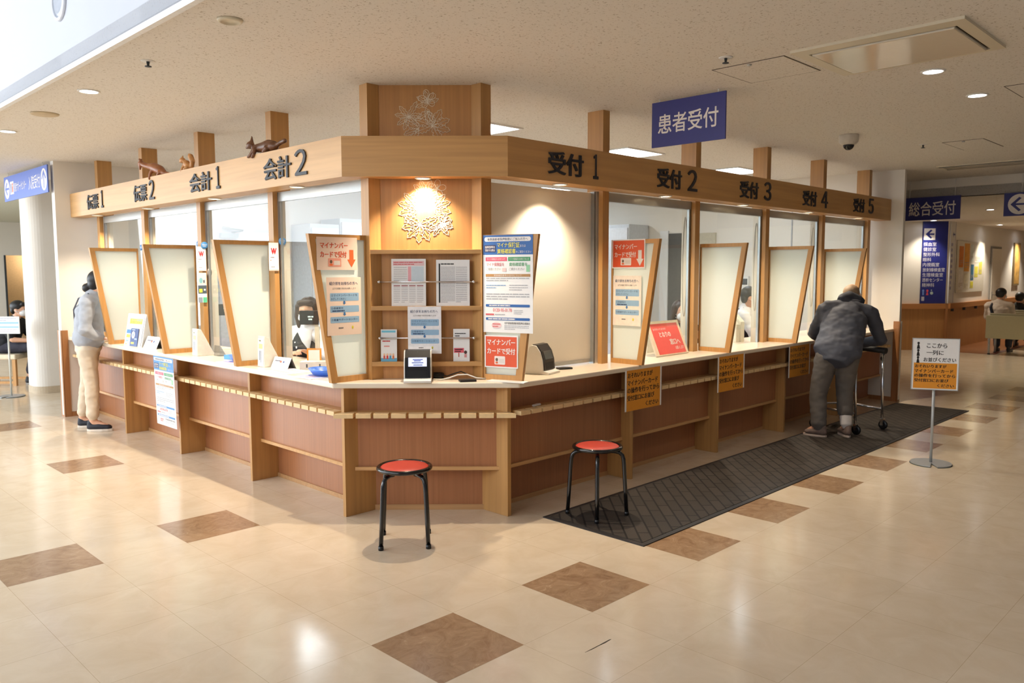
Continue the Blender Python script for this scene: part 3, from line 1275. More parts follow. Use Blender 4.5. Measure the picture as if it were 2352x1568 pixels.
for an in (60, 25, -10, -50, 235, 200):
    leaf(b, 0.09, 1.84 - oz, D(an), 0.08, 0.028, 4)
flower(b, 0.115, 1.85 - oz, 0.05, 0.9)
b.build('flower_drawing', t, 'white line drawing of leaves lit by the downlight')

# ---- trapezoid privacy screens
frost = frosted('frosted_panel', (238, 242, 237))
ft = 0.032


def screen(side, s, label, inner=0.215, to=-0.225, rz=GRID, loc=None):
    loc = loc or (P(DL, s) if side == 'L' else P(s, DR))
    t = thing('privacy_screen', label, 'screen', (loc.x, loc.y, TOPZ), rz, 'trapezoid screens between the windows')
    h = 0.915
    bo, bi, ti = -0.085, inner, inner

    def q(b, poly, w0, w1, m):
        if side == 'L':      # plane across u: polygon (u,z), thickness along v
            b.prism(poly, w0, w1, m, 'y')
        else:
            b.prism(poly, w0, w1, m, 'x')
    out = [(bo, 0), (bi, 0), (ti, h), (to, h)]
    e = 0.036
    inn = [(bo + 0.045 - 0.002, e), (bi - 0.012, e), (ti - 0.012, h - 0.03), (to + 0.045 + 0.002, h - 0.03)]
    b = MB()
    for i in range(4):
        j = (i + 1) % 4
        q(b, [out[i], out[j], inn[j], inn[i]], -ft / 2, ft / 2, w_dark)
    b.build('frame', t)
    b = MB()
    q(b, inn, -0.003, 0.003, frost)
    b.build('frosted_panel', t)
    return t


screen('L', 4.262, 'trapezoid screen beside the flower column with pale pink notices', 0.19)
screen('L', 5.525, 'plain trapezoid screen third from the left in the photo')
screen('L', 6.815, 'plain trapezoid screen second from the left, above the hanging poster')
screen('L', 8.11, 'leftmost trapezoid screen, beside the woman in the grey jacket')
S5A = math.radians(18.6)
S5D = P(-math.sin(S5A), math.cos(S5A))        # along this screen, towards the column
S5N = P(math.cos(S5A), math.sin(S5A))
S5P = P(3.573, 3.454)
screen('R', 0, 'trapezoid screen right of the flower column covered by a blue poster', 0.185, to=-0.197, rz=GRID + S5A, loc=S5P + S5D * 0.085)
screen('R', 4.80, 'trapezoid screen with an orange card notice at its top, behind the farther stool', 0.20)
screen('R', 6.045, 'trapezoid screen right of the red board')
screen('R', 7.28, 'trapezoid screen left of the bending man')
screen('R', 8.53, 'trapezoid screen behind the bending man')

# ================================================================== CEILING FITTINGS AND SIGNS
panel_e = emit('office_panel_light', (240, 246, 255), 20)
first = None
for k, (u, v, lab) in enumerate([(4.47, 4.92, 'square ceiling light in the office just right of the flower column'), (6.50, 4.92, 'square ceiling light in the office under the blue ceiling sign'), (8.56, 4.92, 'square ceiling light in the office left of the post between 受付3 and 受付4'),
                                 (4.47, 7.88, 'square ceiling light deep in the office behind 会計1'), (6.50, 7.88, 'square ceiling light deep in the office behind the flower column'), (8.56, 7.88, 'square ceiling light in the far corner of the office')]):
    if first is None:
        first = thing('ceiling_light', lab, 'light', P(u, v, CEIL), GRID, 'square office ceiling lights')
        b = MB()
        for a, c, d, e in ((-0.31, 0.31, -0.31, -0.285), (-0.31, 0.31, 0.285, 0.31), (-0.31, -0.285, -0.285, 0.285), (0.285, 0.31, -0.285, 0.285)):
            b.box(a, c, d, e, -0.012, 0.0, whitep)
        b.build('light_frame', first)
        b = MB()
        b.box(-0.285, 0.285, -0.285, 0.285, -0.008, 0.0, panel_e)
        b.build('diffuser', first)
    else:
        dup(first, P(u, v, CEIL), label=lab)

coolface = emit('cool_lamp_face', (245, 248, 255), 26)
first = None
for u, v, lab, w in [(5.146, 1.636, 'round ceiling downlight, larger of the two at upper right', 15), (6.053, 1.642, 'round ceiling downlight, farther of the two at upper right', 15), (1.824, 5.643, 'round ceiling downlight near the ceiling edge, nearer one on the left', 38), (1.848, 7.694, 'round ceiling downlight near the ceiling edge, farther one on the left', 38),
                  (3.2, -0.6, 'round ceiling downlight beyond the right edge of view', 5), (5.1, -0.6, 'round ceiling downlight beyond the right edge of view', 5), (7.0, -0.6, 'round ceiling downlight beyond the right edge of view', 5)]:  # these three are unseen, added to brighten the right side
    if first is None:
        first = thing('ceiling_downlight', lab, 'light', P(u, v, CEIL), 0, 'round ceiling downlights')
        b = MB()
        b.lathe([(0.052, 0.0), (0.068, 0.0), (0.066, -0.006), (0.054, -0.007)], whitep, 32)
        b.build('trim_ring', first)
        b = MB()
        b.lathe([(0.0, -0.003), (0.052, -0.003), (0.052, 0.004), (0.0, 0.004)], coolface, 32)
        b.build('lamp_face', first)
    else:
        dup(first, P(u, v, CEIL), label=lab, group='round ceiling downlights' if 'beyond' not in lab else 'downlights out of view')
    light('ceiling_lamp', 'SPOT', P(u, v, CEIL - 0.02), w, NEUT, P(u, v, 0), spot=110, blend=0.7, rad=0.05)
# corridor downlights, the wall washers and passage lights far away, plus two added fill lamps out of view
for loc, lab, w in [(P(14.11, 3.57, 2.48), 'bright downlight in the corridor ceiling left of the arrow sign', 120), (P(19.0, 4.62, 2.48), 'wall washer over the corridor noticeboard', 130), (P(21.8, 4.62, 2.48), 'wall washer over the corridor picture', 130), (P(16.6, 1.9, 2.48), 'corridor downlight beyond the right edge of view', 150), (P(19.0, 2.2, 2.48), 'corridor downlight beyond the right edge of view', 150), (Vector((8.0, 15.2, 2.48)), 'wall washer over the blue directory', 70),
                    (P(3.0, 14.6, CEIL + 0.02), 'small bright downlight in the passage ceiling far left', 70), (P(3.6, 21.75, CEIL + 0.02), 'wall washer in the passage far left', 40)]:
    dup(first, loc, label=lab, group='far ceiling downlights' if 'beyond' not in lab else 'corridor downlights out of view')
    light('far_lamp', 'SPOT', (loc.x, loc.y, loc.z - 0.02), w, (1.0, 0.90, 0.74), (loc.x, loc.y, 0), spot=100, blend=0.7, rad=0.04)
light('recess_lamp', 'POINT', P(6.0, 22.5, 1.9), 30, WARM, rad=0.1)

beigem = mat('beige_ceiling_fitting', (214, 204, 182), 0.4, var=0.01)
gapm = mat('shadow_gap', (96, 86, 74), 0.8)
# air conditioner cassette
t = thing('air_conditioner', 'large beige ceiling air conditioner panel at upper right', 'air conditioner', P(0, 0, CEIL), GRID)
b = MB()
u0, u1, v0, v1 = 4.14, 4.84, 1.19, 2.03
a0, a1, c0, c1 = 4.235, 4.80, 1.25, 1.97
for q in ((u0, a0, v0, v1), (a1, u1, v0, v1), (a0, a1, v0, c0), (a0, a1, c1, v1)):
    b.box(q[0], q[1], q[2], q[3], -0.014, 0.0, beigem)
b.build('outer_frame', t)
b = MB()
b.box(a0, a1, c0, c1, -0.004, 0.0, gapm)
b.build('shadow_gap', t)
b = MB()
b.box(a0 + 0.012, a1 - 0.012, c0 + 0.012, c1 - 0.012, -0.022, -0.004, mat('ac_grille_panel', (206, 196, 178), 0.12, var=0.01, spec=0.6))
b.build('grille_panel', t, bevel=0.006)


def hatch(u0, u1, v0, v1, lab):
    t = thing('access_hatch', lab, 'hatch', P(0, 0, CEIL), GRID, 'ceiling access hatches')
    g = 0.008
    b = MB()
    for q in ((u0, u1, v0, v0 + g), (u0, u1, v1 - g, v1), (u0, u0 + g, v0, v1), (u1 - g, u1, v0, v1)):
        b.box(q[0], q[1], q[2], q[3], -0.002, 0.0, gapm)
    b.build('hatch_frame', t)
    b = MB()
    b.box(u0 + g, u1 - g, v0 + g, v1 - g, -0.003, 0.0, cm)
    b.build('hatch_panel', t)
    b = MB()
    b.lathe([(0.0, -0.008), (0.012, -0.008), (0.014, 0.0)], alum, 12, c=((u0 + 0.03), (v0 + v1) / 2, -0.003))
    b.build('latch', t)


hatch(4.20, 4.66, 2.09, 2.535, 'square ceiling access hatch left of the air conditioner')
hatch(5.89, 6.36, 0.98, 1.45, 'ceiling access hatch at the right picture edge')
hatch(8.06, 8.72, 2.12, 2.46, 'small faint ceiling access hatch beyond the dome camera')
t = thing('slot_diffuser', 'long narrow air slot in the ceiling near the corridor lintel', 'air vent', P(0, 0, CEIL), GRID)
b = MB()
b.box(9.86, 10.24, 1.6, 3.06, -0.012, 0.0, beigem)
b.build('diffuser_frame', t)
b = MB()
b.box(9.88, 9.93, 1.62, 3.04, -0.014, -0.010, darkgrey)
b.box(10.17, 10.21, 1.62, 3.04, -0.014, -0.010, gapm)
b.build('slot', t)
b = MB()
b.box(9.95, 10.15, 1.64, 3.02, -0.016, -0.010, mat('ac_grille_panel', (206, 196, 178), 0.12))
b.build('panel', t)
# sprinklers, detector, speaker, dome camera
first = None
for u, v, lab in [(4.014, 2.336, 'small sprinkler head left of the ceiling hatch'), (1.806, 4.621, 'small sprinkler head near the ceiling edge at upper left'), (8.06, 2.62, 'small sprinkler head beyond the dome camera')]:
    if first is None:
        first = thing('sprinkler', lab, 'sprinkler', P(u, v, CEIL), 0, 'ceiling sprinkler heads')
        b = MB()
        b.lathe([(0.0, -0.004), (0.034, -0.004), (0.038, 0.0)], whitep, 24)
        b.build('rosette', first)
        b = MB()
        b.lathe([(0.0, -0.034), (0.018, -0.032), (0.018, -0.028), (0.006, -0.026), (0.009, -0.004), (0.0, -0.004)], darkgrey, 14)
        b.build('nozzle', first)
    else:
        dup(first, P(u, v, CEIL), label=lab)
t = thing('ceiling_speaker', 'flat beige round speaker in the ceiling between the two left downlights', 'speaker', P(1.844, 6.669, CEIL))
b = MB()
b.lathe([(0.0, -0.012), (0.080, -0.012), (0.092, -0.008), (0.097, 0.0)], mat('tan_speaker', (196, 178, 148), 0.6), 36)
b.build('grille', t)
t = thing('smoke_detector', 'round cream fitting in the ceiling at upper left, nearest the camera', 'detector', P(1.79, 3.61, CEIL))
b = MB()
b.lathe([(0.0, -0.006), (0.040, -0.006), (0.042, -0.014), (0.055, -0.010), (0.060, 0.0)], beigem, 36)
b.build('housing', t)
t = thing('dome_camera', 'white dome security camera hanging from the ceiling', 'camera', P(7.034, 2.89, CEIL))
b = MB()
b.lathe([(0.0, 0.0), (0.080, 0.0), (0.082, -0.006), (0.078, -0.06), (0.062, -0.078), (0.044, -0.085), (0.0, -0.085)], mat('camera_white', (206, 198, 186), 0.4), 36)
b.build('housing', t)
b = MB()
prof = [(0.046 * math.cos(a), -0.083 - 0.046 * math.sin(a)) for a in [i * PI / 16 for i in range(9)]]
b.lathe(prof[:-1] + [(0.0, -0.129)], mat('smoked_dome', (18, 18, 20), 0.08), 28)
b.build('dome', t)
t = thing('air_nozzle', 'round air nozzle high on the white bulkhead wall', 'air vent', P(1.57, 5.27, 3.13), PI / 4 - PI / 2)
My = Matrix.Rotation(PI / 2, 4, 'X')
b = MB()
b.lathe([(0.098, 0.0), (0.118, 0.0), (0.118, 0.012), (0.104, 0.020), (0.098, 0.012)], mat('nozzle_ring', (224, 226, 232), 0.4), 36, mx=My)
b.build('outer_ring', t)
b = MB()
b.lathe([(0.0, 0.004), (0.06, 0.012), (0.099, 0.010), (0.099, 0.0), (0.0, 0.0)], mat('nozzle_inner', (176, 182, 194), 0.3), 36, mx=My)
b.build('nozzle', t)

# ---- hanging signs
sblue = mat('sign_blue', (48, 50, 124), 0.45, var=0.02)
sblue2 = mat('sign_blue_light', (86, 112, 196), 0.45, var=0.02)
swhite = ink((236, 228, 222))


def wires(root, w, h, gap):
    for x in (-w * 0.4, w * 0.4):
        b = MB()
        b.tube([(x, 0.006, h), (x, 0.006, h + gap)], 0.004, whitep, 6)
        b.build('hanger', root)


t = thing('hanging_sign', 'blue hanging sign reading 患者受付', 'sign', P(4.645, 2.978, 2.388), FU)
s = Sheet(0.562, 0.30, sblue, 0.012)
s.text('患者受付', 0.05, 0.512, 0.085, 0.215, swhite, 2, 0.012)
s.build('sign_panel', t)
wires(t, 0.56, 0.30, 0.02)
t = thing('hanging_sign', 'blue hanging sign reading 総合受付 before the corridor', 'sign', P(11.235, 3.52, 2.195), FU)
s = Sheet(0.68, 0.295, sblue, 0.012)
s.text('総合受付', 0.065, 0.625, 0.055, 0.235, swhite, 2, 0.008)
s.build('sign_panel', t)
wires(t, 0.68, 0.295, 0.21)
t = thing('hanging_sign', 'blue hanging sign with a white left arrow in a circle, right picture edge', 'sign', P(11.235, 1.78, 2.20), FU)
s = Sheet(1.84, 0.278, sblue, 0.012)
s.disc(0.165, 0.139, 0.122, 0.122, swhite, 1)
for pts in ([(0.07, 0.139), (0.16, 0.225), (0.185, 0.21), (0.125, 0.15), (0.26, 0.15), (0.26, 0.128), (0.125, 0.128), (0.185, 0.068), (0.16, 0.053)],):
    s.poly(pts, sblue, 2)
s.build('sign_panel', t)
wires(t, 1.84, 0.278, 0.235)
t = thing('hanging_sign', 'long light blue hanging sign at the left, with two arrows', 'sign', P(2.60, 10.27, 2.385), FU)
s = Sheet(1.70, 0.285, sblue2, 0.012)
for cx in (0.125, 1.575):
    s.disc(cx, 0.142, 0.105, 0.115, swhite, 1)
s.poly([(0.04, 0.142), (0.125, 0.225), (0.145, 0.205), (0.095, 0.155), (0.215, 0.155), (0.215, 0.13), (0.095, 0.13), (0.145, 0.08), (0.125, 0.06)], sblue2, 2)
s.poly([(1.575, 0.245), (1.495, 0.155), (1.515, 0.14), (1.563, 0.195), (1.563, 0.05), (1.587, 0.05), (1.587, 0.195), (1.635, 0.14), (1.655, 0.155)], sblue2, 2)
s.rect(0.26, 0.41, 0.07, 0.215, swhite, 1)
s.rect(0.345, 0.385, 0.09, 0.16, ink((214, 70, 62)), 2)
s.disc(0.365, 0.18, 0.018, 0.018, ink((214, 70, 62)), 2, 12)
s.rect(0.285, 0.32, 0.09, 0.19, ink((90, 110, 170)), 2)
s.text('患者サポートセンター', 0.43, 0.92, 0.09, 0.195, swhite, 2, 0.006)
s.text('入院受付', 1.01, 1.44, 0.07, 0.215, swhite, 2, 0.006)
s.build('sign_panel', t)
wires(t, 1.70, 0.285, 0.05)

# ================================================================== PRINTED NOTICES
orange = ink((222, 84, 44))
orange2 = ink((226, 106, 50))
navyink = ink((52, 72, 110))
greyink = ink((120, 116, 116))
boxblue = ink((150, 184, 212))
arrblue = ink((66, 118, 172))
amber = mat('amber_paper', (226, 148, 40), 0.55, var=0.02)
yellow = ink((236, 222, 70))
redink = ink((206, 52, 48))


def card_poster(label, loc, rz, w, h, bgm, fg, arrow=True, big=False):
    """My Number card notice: two lines, a card picture and an arrow"""
    s = Sheet(w, h, bgm if bgm is pinkpaper else paper)
    if bgm is not pinkpaper:
        s.rect(0.008, w - 0.008, 0.008, h - 0.008, bgm, 1)
    z2 = 0.66 if not big else 0.70
    s.text('マイナンバー', 0.08 * w, (0.76 if not big else 0.92) * w, z2 * h, (z2 + 0.18) * h, fg, 2, 0.03)
    s.text('カードで受付', 0.08 * w, (0.73 if not big else 0.92) * w, (z2 - 0.28) * h, (z2 - 0.09) * h, fg, 2, 0.03)
    cw = ink((238, 226, 220)) if bgm is not pinkpaper else ink((232, 160, 140))
    x0 = 0.27 * w if not big else 0.30 * w
    s.rrect(x0, x0 + 0.32 * w, 0.10 * h, 0.36 * h, 0.006, cw, 2)
    s.disc(x0 + 0.07 * w, 0.25 * h, 0.009, 0.011, ink((110, 90, 70)), 3, 14)
    s.rect(x0 + 0.035 * w, x0 + 0.105 * w, 0.13 * h, 0.185 * h, orange2, 3)
    s.rect(x0 + 0.14 * w, x0 + 0.29 * w, 0.15 * h, 0.28 * h, ink((222, 212, 204)), 3)
    if arrow:
        s.arrow(0.85 * w, 0.08 * h, 0.62 * h, 0.21 * w, fg if bgm is not pinkpaper else orange2, 2)
    return tag(s.build('poster', loc=loc, rz=rz), label, 'poster')


def referral_notice(label, loc, rz, w, h, pm, parent=None):
    """notice for people with a referral letter: three blue boxes joined by arrows"""
    s = Sheet(w, h, pm)
    s.text('紹介状をお持ちの方へ', 0.08 * w, 0.90 * w, 0.865 * h, 0.925 * h, navyink, 2, 0.006)
    s.text('以下の順番で受付をお願いします', 0.17 * w, 0.85 * w, 0.79 * h, 0.825 * h, greyink, 2)
    for z0, z1 in ((0.59, 0.73), (0.395, 0.51), (0.215, 0.32)):
        s.rrect(0.09 * w, 0.93 * w, z0 * h, z1 * h, 0.006, boxblue, 1)
    s.text('①マイナンバーカードを', 0.12 * w, 0.88 * w, 0.67 * h, 0.71 * h, navyink, 2)
    s.text('かざしてください', 0.12 * w, 0.55 * w, 0.61 * h, 0.65 * h, navyink, 2)
    s.text('②患者受付', 0.12 * w, 0.46 * w, 0.45 * h, 0.49 * h, navyink, 2)
    s.lines(0.15 * w, 0.90 * w, 0.405 * h, 0.44 * h, 1, navyink, 2, 0.6)
    s.text('③患者サポートセンター', 0.12 * w, 0.88 * w, 0.25 * h, 0.29 * h, navyink, 2)
    s.arrow(0.5 * w, 0.53 * h, 0.595 * h, 0.10 * w, arrblue, 2)
    s.arrow(0.5 * w, 0.335 * h, 0.40 * h, 0.10 * w, arrblue, 2)
    s.lines(0.32 * w, 0.62 * w, 0.115 * h, 0.14 * h, 1, greyink, 2, 0.8)
    s.disc(0.73 * w, 0.13 * h, 0.026 * w, 0.026 * h, yellow, 2, 14)
    s.rect(0.715 * w, 0.745 * w, 0.10 * h, 0.125 * h, yellow, 2)
    return tag(s.build('notice', loc=loc, rz=rz), label, 'notice')


def insurance_poster(label, loc, rz, w, h, tilt=0.0, faded=False):
    s = Sheet(w, h, paper)
    blue = ink((40, 96, 166)) if not faded else ink((72, 138, 196))
    s.rect(0, w, 0.80 * h, h, blue, 1)
    s.rrect(0.03 * w, 0.96 * w, 0.935 * h, 0.98 * h, 0.012, swhite, 2)
    s.text('後期高齢者医療制度にご加入の方へ', 0.09 * w, 0.90 * w, 0.942 * h, 0.972 * h, ink((40, 60, 90)), 3, 0.006)
    s.rect(0.03 * w, 0.26 * w, 0.825 * h, 0.90 * h, ink((34, 46, 92)), 2)
    s.text('医療機関等を', 0.045 * w, 0.245 * w, 0.865 * h, 0.89 * h, swhite, 3, 0.006)
    s.text('受診する際は', 0.045 * w, 0.245 * w, 0.833 * h, 0.858 * h, swhite, 3, 0.006)
    s.text('マイナ', 0.29 * w, 0.50 * w, 0.875 * h, 0.92 * h, yellow, 3, 0.012)
    s.text('保険証', 0.51 * w, 0.74 * w, 0.87 * h, 0.925 * h, yellow, 3, 0.016)
    s.text('または', 0.75 * w, 0.86 * w, 0.875 * h, 0.90 * h, swhite, 3)
    s.text('資格確認書', 0.29 * w, 0.66 * w, 0.81 * h, 0.86 * h, yellow, 3, 0.014)
    s.text('をご提示ください', 0.67 * w, 0.97 * w, 0.815 * h, 0.84 * h, swhite, 3)
    pk, gr = ink((226, 84, 110)), ink((62, 150, 92))
    s.rect(0.05 * w, 0.485 * w, 0.735 * h, 0.775 * h, pk, 2)
    s.rect(0.51 * w, 0.95 * w, 0.735 * h, 0.775 * h, gr, 2)
    s.text('マイナ保険証をお持ちの方', 0.08 * w, 0.455 * w, 0.744 * h, 0.766 * h, swhite, 3)
    s.text('マイナ保険証をお持ちでない方', 0.535 * w, 0.925 * w, 0.744 * h, 0.766 * h, swhite, 3)
    s.text('マイナ保険証を', 0.07 * w, 0.43 * w, 0.682 * h, 0.72 * h, ink((190, 80, 90)), 3, 0.006)
    s.text('ご利用ください', 0.07 * w, 0.36 * w, 0.64 * h, 0.668 * h, greyink, 3)
    s.text('資格確認書を', 0.53 * w, 0.89 * w, 0.682 * h, 0.72 * h, gr, 3, 0.006)
    s.text('ご提示ください', 0.53 * w, 0.83 * w, 0.64 * h, 0.668 * h, greyink, 3)
    s.rect(0.39 * w, 0.47 * w, 0.628 * h, 0.665 * h, ink((232, 196, 190)), 3)
    s.rect(0.87 * w, 0.94 * w, 0.625 * h, 0.695 * h, ink((150, 206, 160)), 3)
    s.rect(0.05 * w, 0.95 * w, 0.575 * h, 0.603 * h, ink((178, 132, 76)), 2)
    s.text('資格確認書等の交付について', 0.22 * w, 0.78 * w, 0.58 * h, 0.597 * h, swhite, 3)
    lg = ink((160, 160, 164))
    s.lines(0.06 * w, 0.93 * w, 0.525 * h, 0.57 * h, 2, lg, 2, 0.35, 3)
    s.lines(0.06 * w, 0.46 * w, 0.45 * h, 0.50 * h, 2, ink((120, 160, 200)), 2, 0.35, 4)
    s.lines(0.53 * w, 0.90 * w, 0.43 * h, 0.50 * h, 3, lg, 2, 0.3, 5)
    s.lines(0.06 * w, 0.93 * w, 0.335 * h, 0.41 * h, 3, lg, 2, 0.35, 6)
    s.rrect(0.05 * w, 0.94 * w, 0.265 * h, 0.292 * h, 0.006, blue, 2)
    s.lines(0.12 * w, 0.88 * w, 0.272 * h, 0.286 * h, 1, swhite, 3, 0.8, 7)
    s.text('0120-95-0178', 0.20 * w, 0.58 * w, 0.215 * h, 0.25 * h, ink((222, 88, 92)), 3, 0.004)
    s.lines(0.62 * w, 0.80 * w, 0.19 * h, 0.24 * h, 3, lg, 2, 0.35, 8)
    s.rect(0.05 * w, 0.22 * w, 0.178 * h, 0.195 * h, ink((214, 96, 100)), 2)
    s.lines(0.24 * w, 0.56 * w, 0.178 * h, 0.195 * h, 1, lg, 2, 0.5, 9)
    s.rrect(0.05 * w, 0.94 * w, 0.128 * h, 0.155 * h, 0.006, blue, 2)
    s.lines(0.10 * w, 0.90 * w, 0.134 * h, 0.149 * h, 1, swhite, 3, 0.8, 10)
    s.disc(0.27 * w, 0.075 * h, 0.10 * w, 0.032 * h, ink((244, 206, 204)), 2)
    s.lines(0.19 * w, 0.35 * w, 0.05 * h, 0.10 * h, 2, ink((214, 110, 110)), 3, 0.45, 11)
    s.text('北海道後期高齢者医療広域連合', 0.43 * w, 0.94 * w, 0.088 * h, 0.112 * h, ink((70, 66, 66)), 3, 0.006)
    s.lines(0.43 * w, 0.92 * w, 0.03 * h, 0.08 * h, 3, lg, 2, 0.35, 12)
    o = s.build('poster', loc=loc, rz=rz)
    if tilt:
        o.rotation_euler = (tilt, 0, rz)
    return tag(o, label, 'poster')


def order_notice(s, x0, x1, z0, z1):
    """the handwritten-looking amber notice"""
    s.rect(x0, x1, z0, z1, amber, 1)
    w, h = x1 - x0, z1 - z0
    for txt, a, c, lo, hi in (('おそれいりますが', 0.03, 0.76, 0.81, 0.94), ('マイナンバーカード', 0.02, 0.92, 0.62, 0.755), ('の操作を行ってから', 0.02, 0.97, 0.435, 0.575), ('受付窓口にお並び', 0.02, 0.82, 0.25, 0.385), ('ください', 0.56, 0.95, 0.06, 0.18)):
        s.text(txt, x0 + a * w, x0 + c * w, z0 + lo * h, z0 + hi * h, black, 2, 0.034)


fr = 0.0185
insurance_poster('large blue and white health insurance poster right of the flower column', S5P + S5D * 0.095 - S5N * fr + Vector((0, 0, 1.166)), FU + S5A, 0.345, 0.608)
card_poster('orange card reception notice low on the screen beside the flower column', S5P + S5D * 0.143 - S5N * fr + Vector((0, 0, 0.943)), FU + S5A, 0.235, 0.205, orange, swhite, arrow=False, big=True)
card_poster('orange card reception notice with a white down arrow, behind the farther stool', P(4.80 - fr, 3.548, 1.569), FU, 0.297, 0.21, orange, swhite)
referral_notice('pale notice with three blue boxes under the orange arrow notice', P(4.80 - fr, 3.557, 1.147), FU, 0.255, 0.368, mat('cream_paper', (240, 228, 214), 0.6))
card_poster('pale pink card notice with an orange down arrow, left of the flower column', P(2.752, 4.262 - fr, 1.560), FV, 0.29, 0.20, pinkpaper, orange)
referral_notice('pale pink notice with three blue boxes on the screen left of the flower column', P(2.795, 4.262 - fr, 1.157), FV, 0.25, 0.358, pinkpaper)
referral_notice('white notice with three blue boxes hung on the shelves of the flower column', Vector((-0.5375, 5.0655, 1.029)), FCAM, 0.212, 0.300, mat('cool_white_paper', (238, 236, 238), 0.6))
insurance_poster('faded blue poster hanging from the left worktop edge above the slotted rail', P(2.700, 6.822, 0.243), FU, 0.41, 0.592, tilt=0.02, faded=True)
for u, w, lab in ((4.842, 0.456, 'amber notice hung on the right worktop edge, nearest of the three'), (6.108, 0.444, 'amber notice hung on the right worktop edge, middle of the three'), (7.395, 0.452, 'amber notice hung on the right worktop edge beside the bending man')):
    s = Sheet(w, 0.298, paper)
    order_notice(s, 0.018, w - 0.018, 0.0, 0.298)
    tag(s.build('notice', loc=P(u, 3.4405, 0.536), rz=FV), lab, 'notice', 'amber notices along the worktop')

# papers and brochures on the shelves of the column
s = Sheet(0.218, 0.298, paper, 0.012)
s.rect(0.010, 0.208, 0.255, 0.285, ink((232, 196, 198)), 1)
s.lines(0.014, 0.20, 0.258, 0.282, 2, redink, 2, 0.35, 2)
s.rect(0.105, 0.125, 0.15, 0.25, ink((236, 172, 178)), 1)
s.rect(0.128, 0.205, 0.15, 0.25, ink((206, 218, 226)), 1)
s.lines(0.015, 0.10, 0.155, 0.25, 8, greyink, 1, 0.2, 5)
for k in range(4):
    s.lines(0.014 + k * 0.049, 0.055 + k * 0.049, 0.02, 0.12, 9, ink((168, 162, 166)), 1, 0.25, 20 + k)
    s.rect(0.014 + k * 0.049, 0.055 + k * 0.049, 0.124, 0.132, ink((176, 120, 120)), 1)
o = s.build('form_sheets', loc=Vector((-0.6375, 5.083, 1.3315)), rz=0)
o.rotation_euler = (-0.05, 0, 0)
tag(o, 'stack of printed forms with pink heading on the upper shelf, left', 'form')
s = Sheet(0.212, 0.292, paper, 0.010)
s.rect(0.016, 0.026, 0.02, 0.268, ink((60, 60, 58)), 1)
s.lines(0.03, 0.19, 0.26, 0.27, 1, ink((70, 70, 70)), 2, 0.8, 3)
s.lines(0.03, 0.12, 0.02, 0.25, 26, ink((170, 166, 170)), 1, 0.4, 30)
s.lines(0.125, 0.196, 0.02, 0.25, 20, ink((184, 180, 184)), 1, 0.4, 31)
o = s.build('form_sheets', loc=Vector((-0.357, 5.083, 1.3315)), rz=0)
o.rotation_euler = (-0.05, 0, 0)
tag(o, 'stack of densely printed sheets on the upper shelf, right', 'form')
s = Sheet(0.102, 0.205, paper, 0.010)
s.rect(0.006, 0.094, 0.185, 0.198, ink((120, 200, 222)), 1)
s.rect(0.0, 0.102, 0.0, 0.022, ink((110, 176, 206)), 1)
s.lines(0.01, 0.09, 0.12, 0.16, 2, redink, 2, 0.35, 40)
s.lines(0.02, 0.08, 0.09, 0.105, 1, ink((230, 150, 140)), 2, 0.5, 41)
for k, c in enumerate([(214, 96, 80), (206, 60, 60), (80, 150, 190), (226, 120, 60)]):
    s.disc(0.022 + 0.019 * k, 0.045, 0.007, 0.007, ink((236, 196, 160)), 2, 12)
    s.rect(0.016 + 0.019 * k, 0.028 + 0.019 * k, 0.016, 0.038, ink(c), 2)
o = s.build('brochure', loc=Vector((-0.769, 5.084, 0.9775)), rz=0)
o.rotation_euler = (-0.05, 0, 0)
tag(o, 'white and light blue brochure on the lower shelf, left end', 'brochure')
s = Sheet(0.104, 0.207, paper, 0.010)
s.lines(0.010, 0.08, 0.155, 0.185, 2, ink((70, 66, 66)), 2, 0.4, 50)
s.rect(0.004, 0.068, 0.055, 0.085, ink((226, 96, 110)), 1)
s.lines(0.010, 0.060, 0.058, 0.082, 2, ink((60, 30, 30)), 2, 0.5, 51)
s.rect(0.032, 0.038, 0.028, 0.055, ink((180, 90, 80)), 1)
s.disc(0.078, 0.058, 0.010, 0.011, ink((80, 50, 44)), 1, 14)
s.rect(0.070, 0.086, 0.025, 0.047, ink((220, 150, 150)), 1)
o = s.build('brochure', loc=Vector((-0.306, 5.084, 0.9775)), rz=0)
o.rotation_euler = (-0.05, 0, 0)
tag(o, 'white brochure with a pink signboard on the lower shelf, right end', 'brochure')

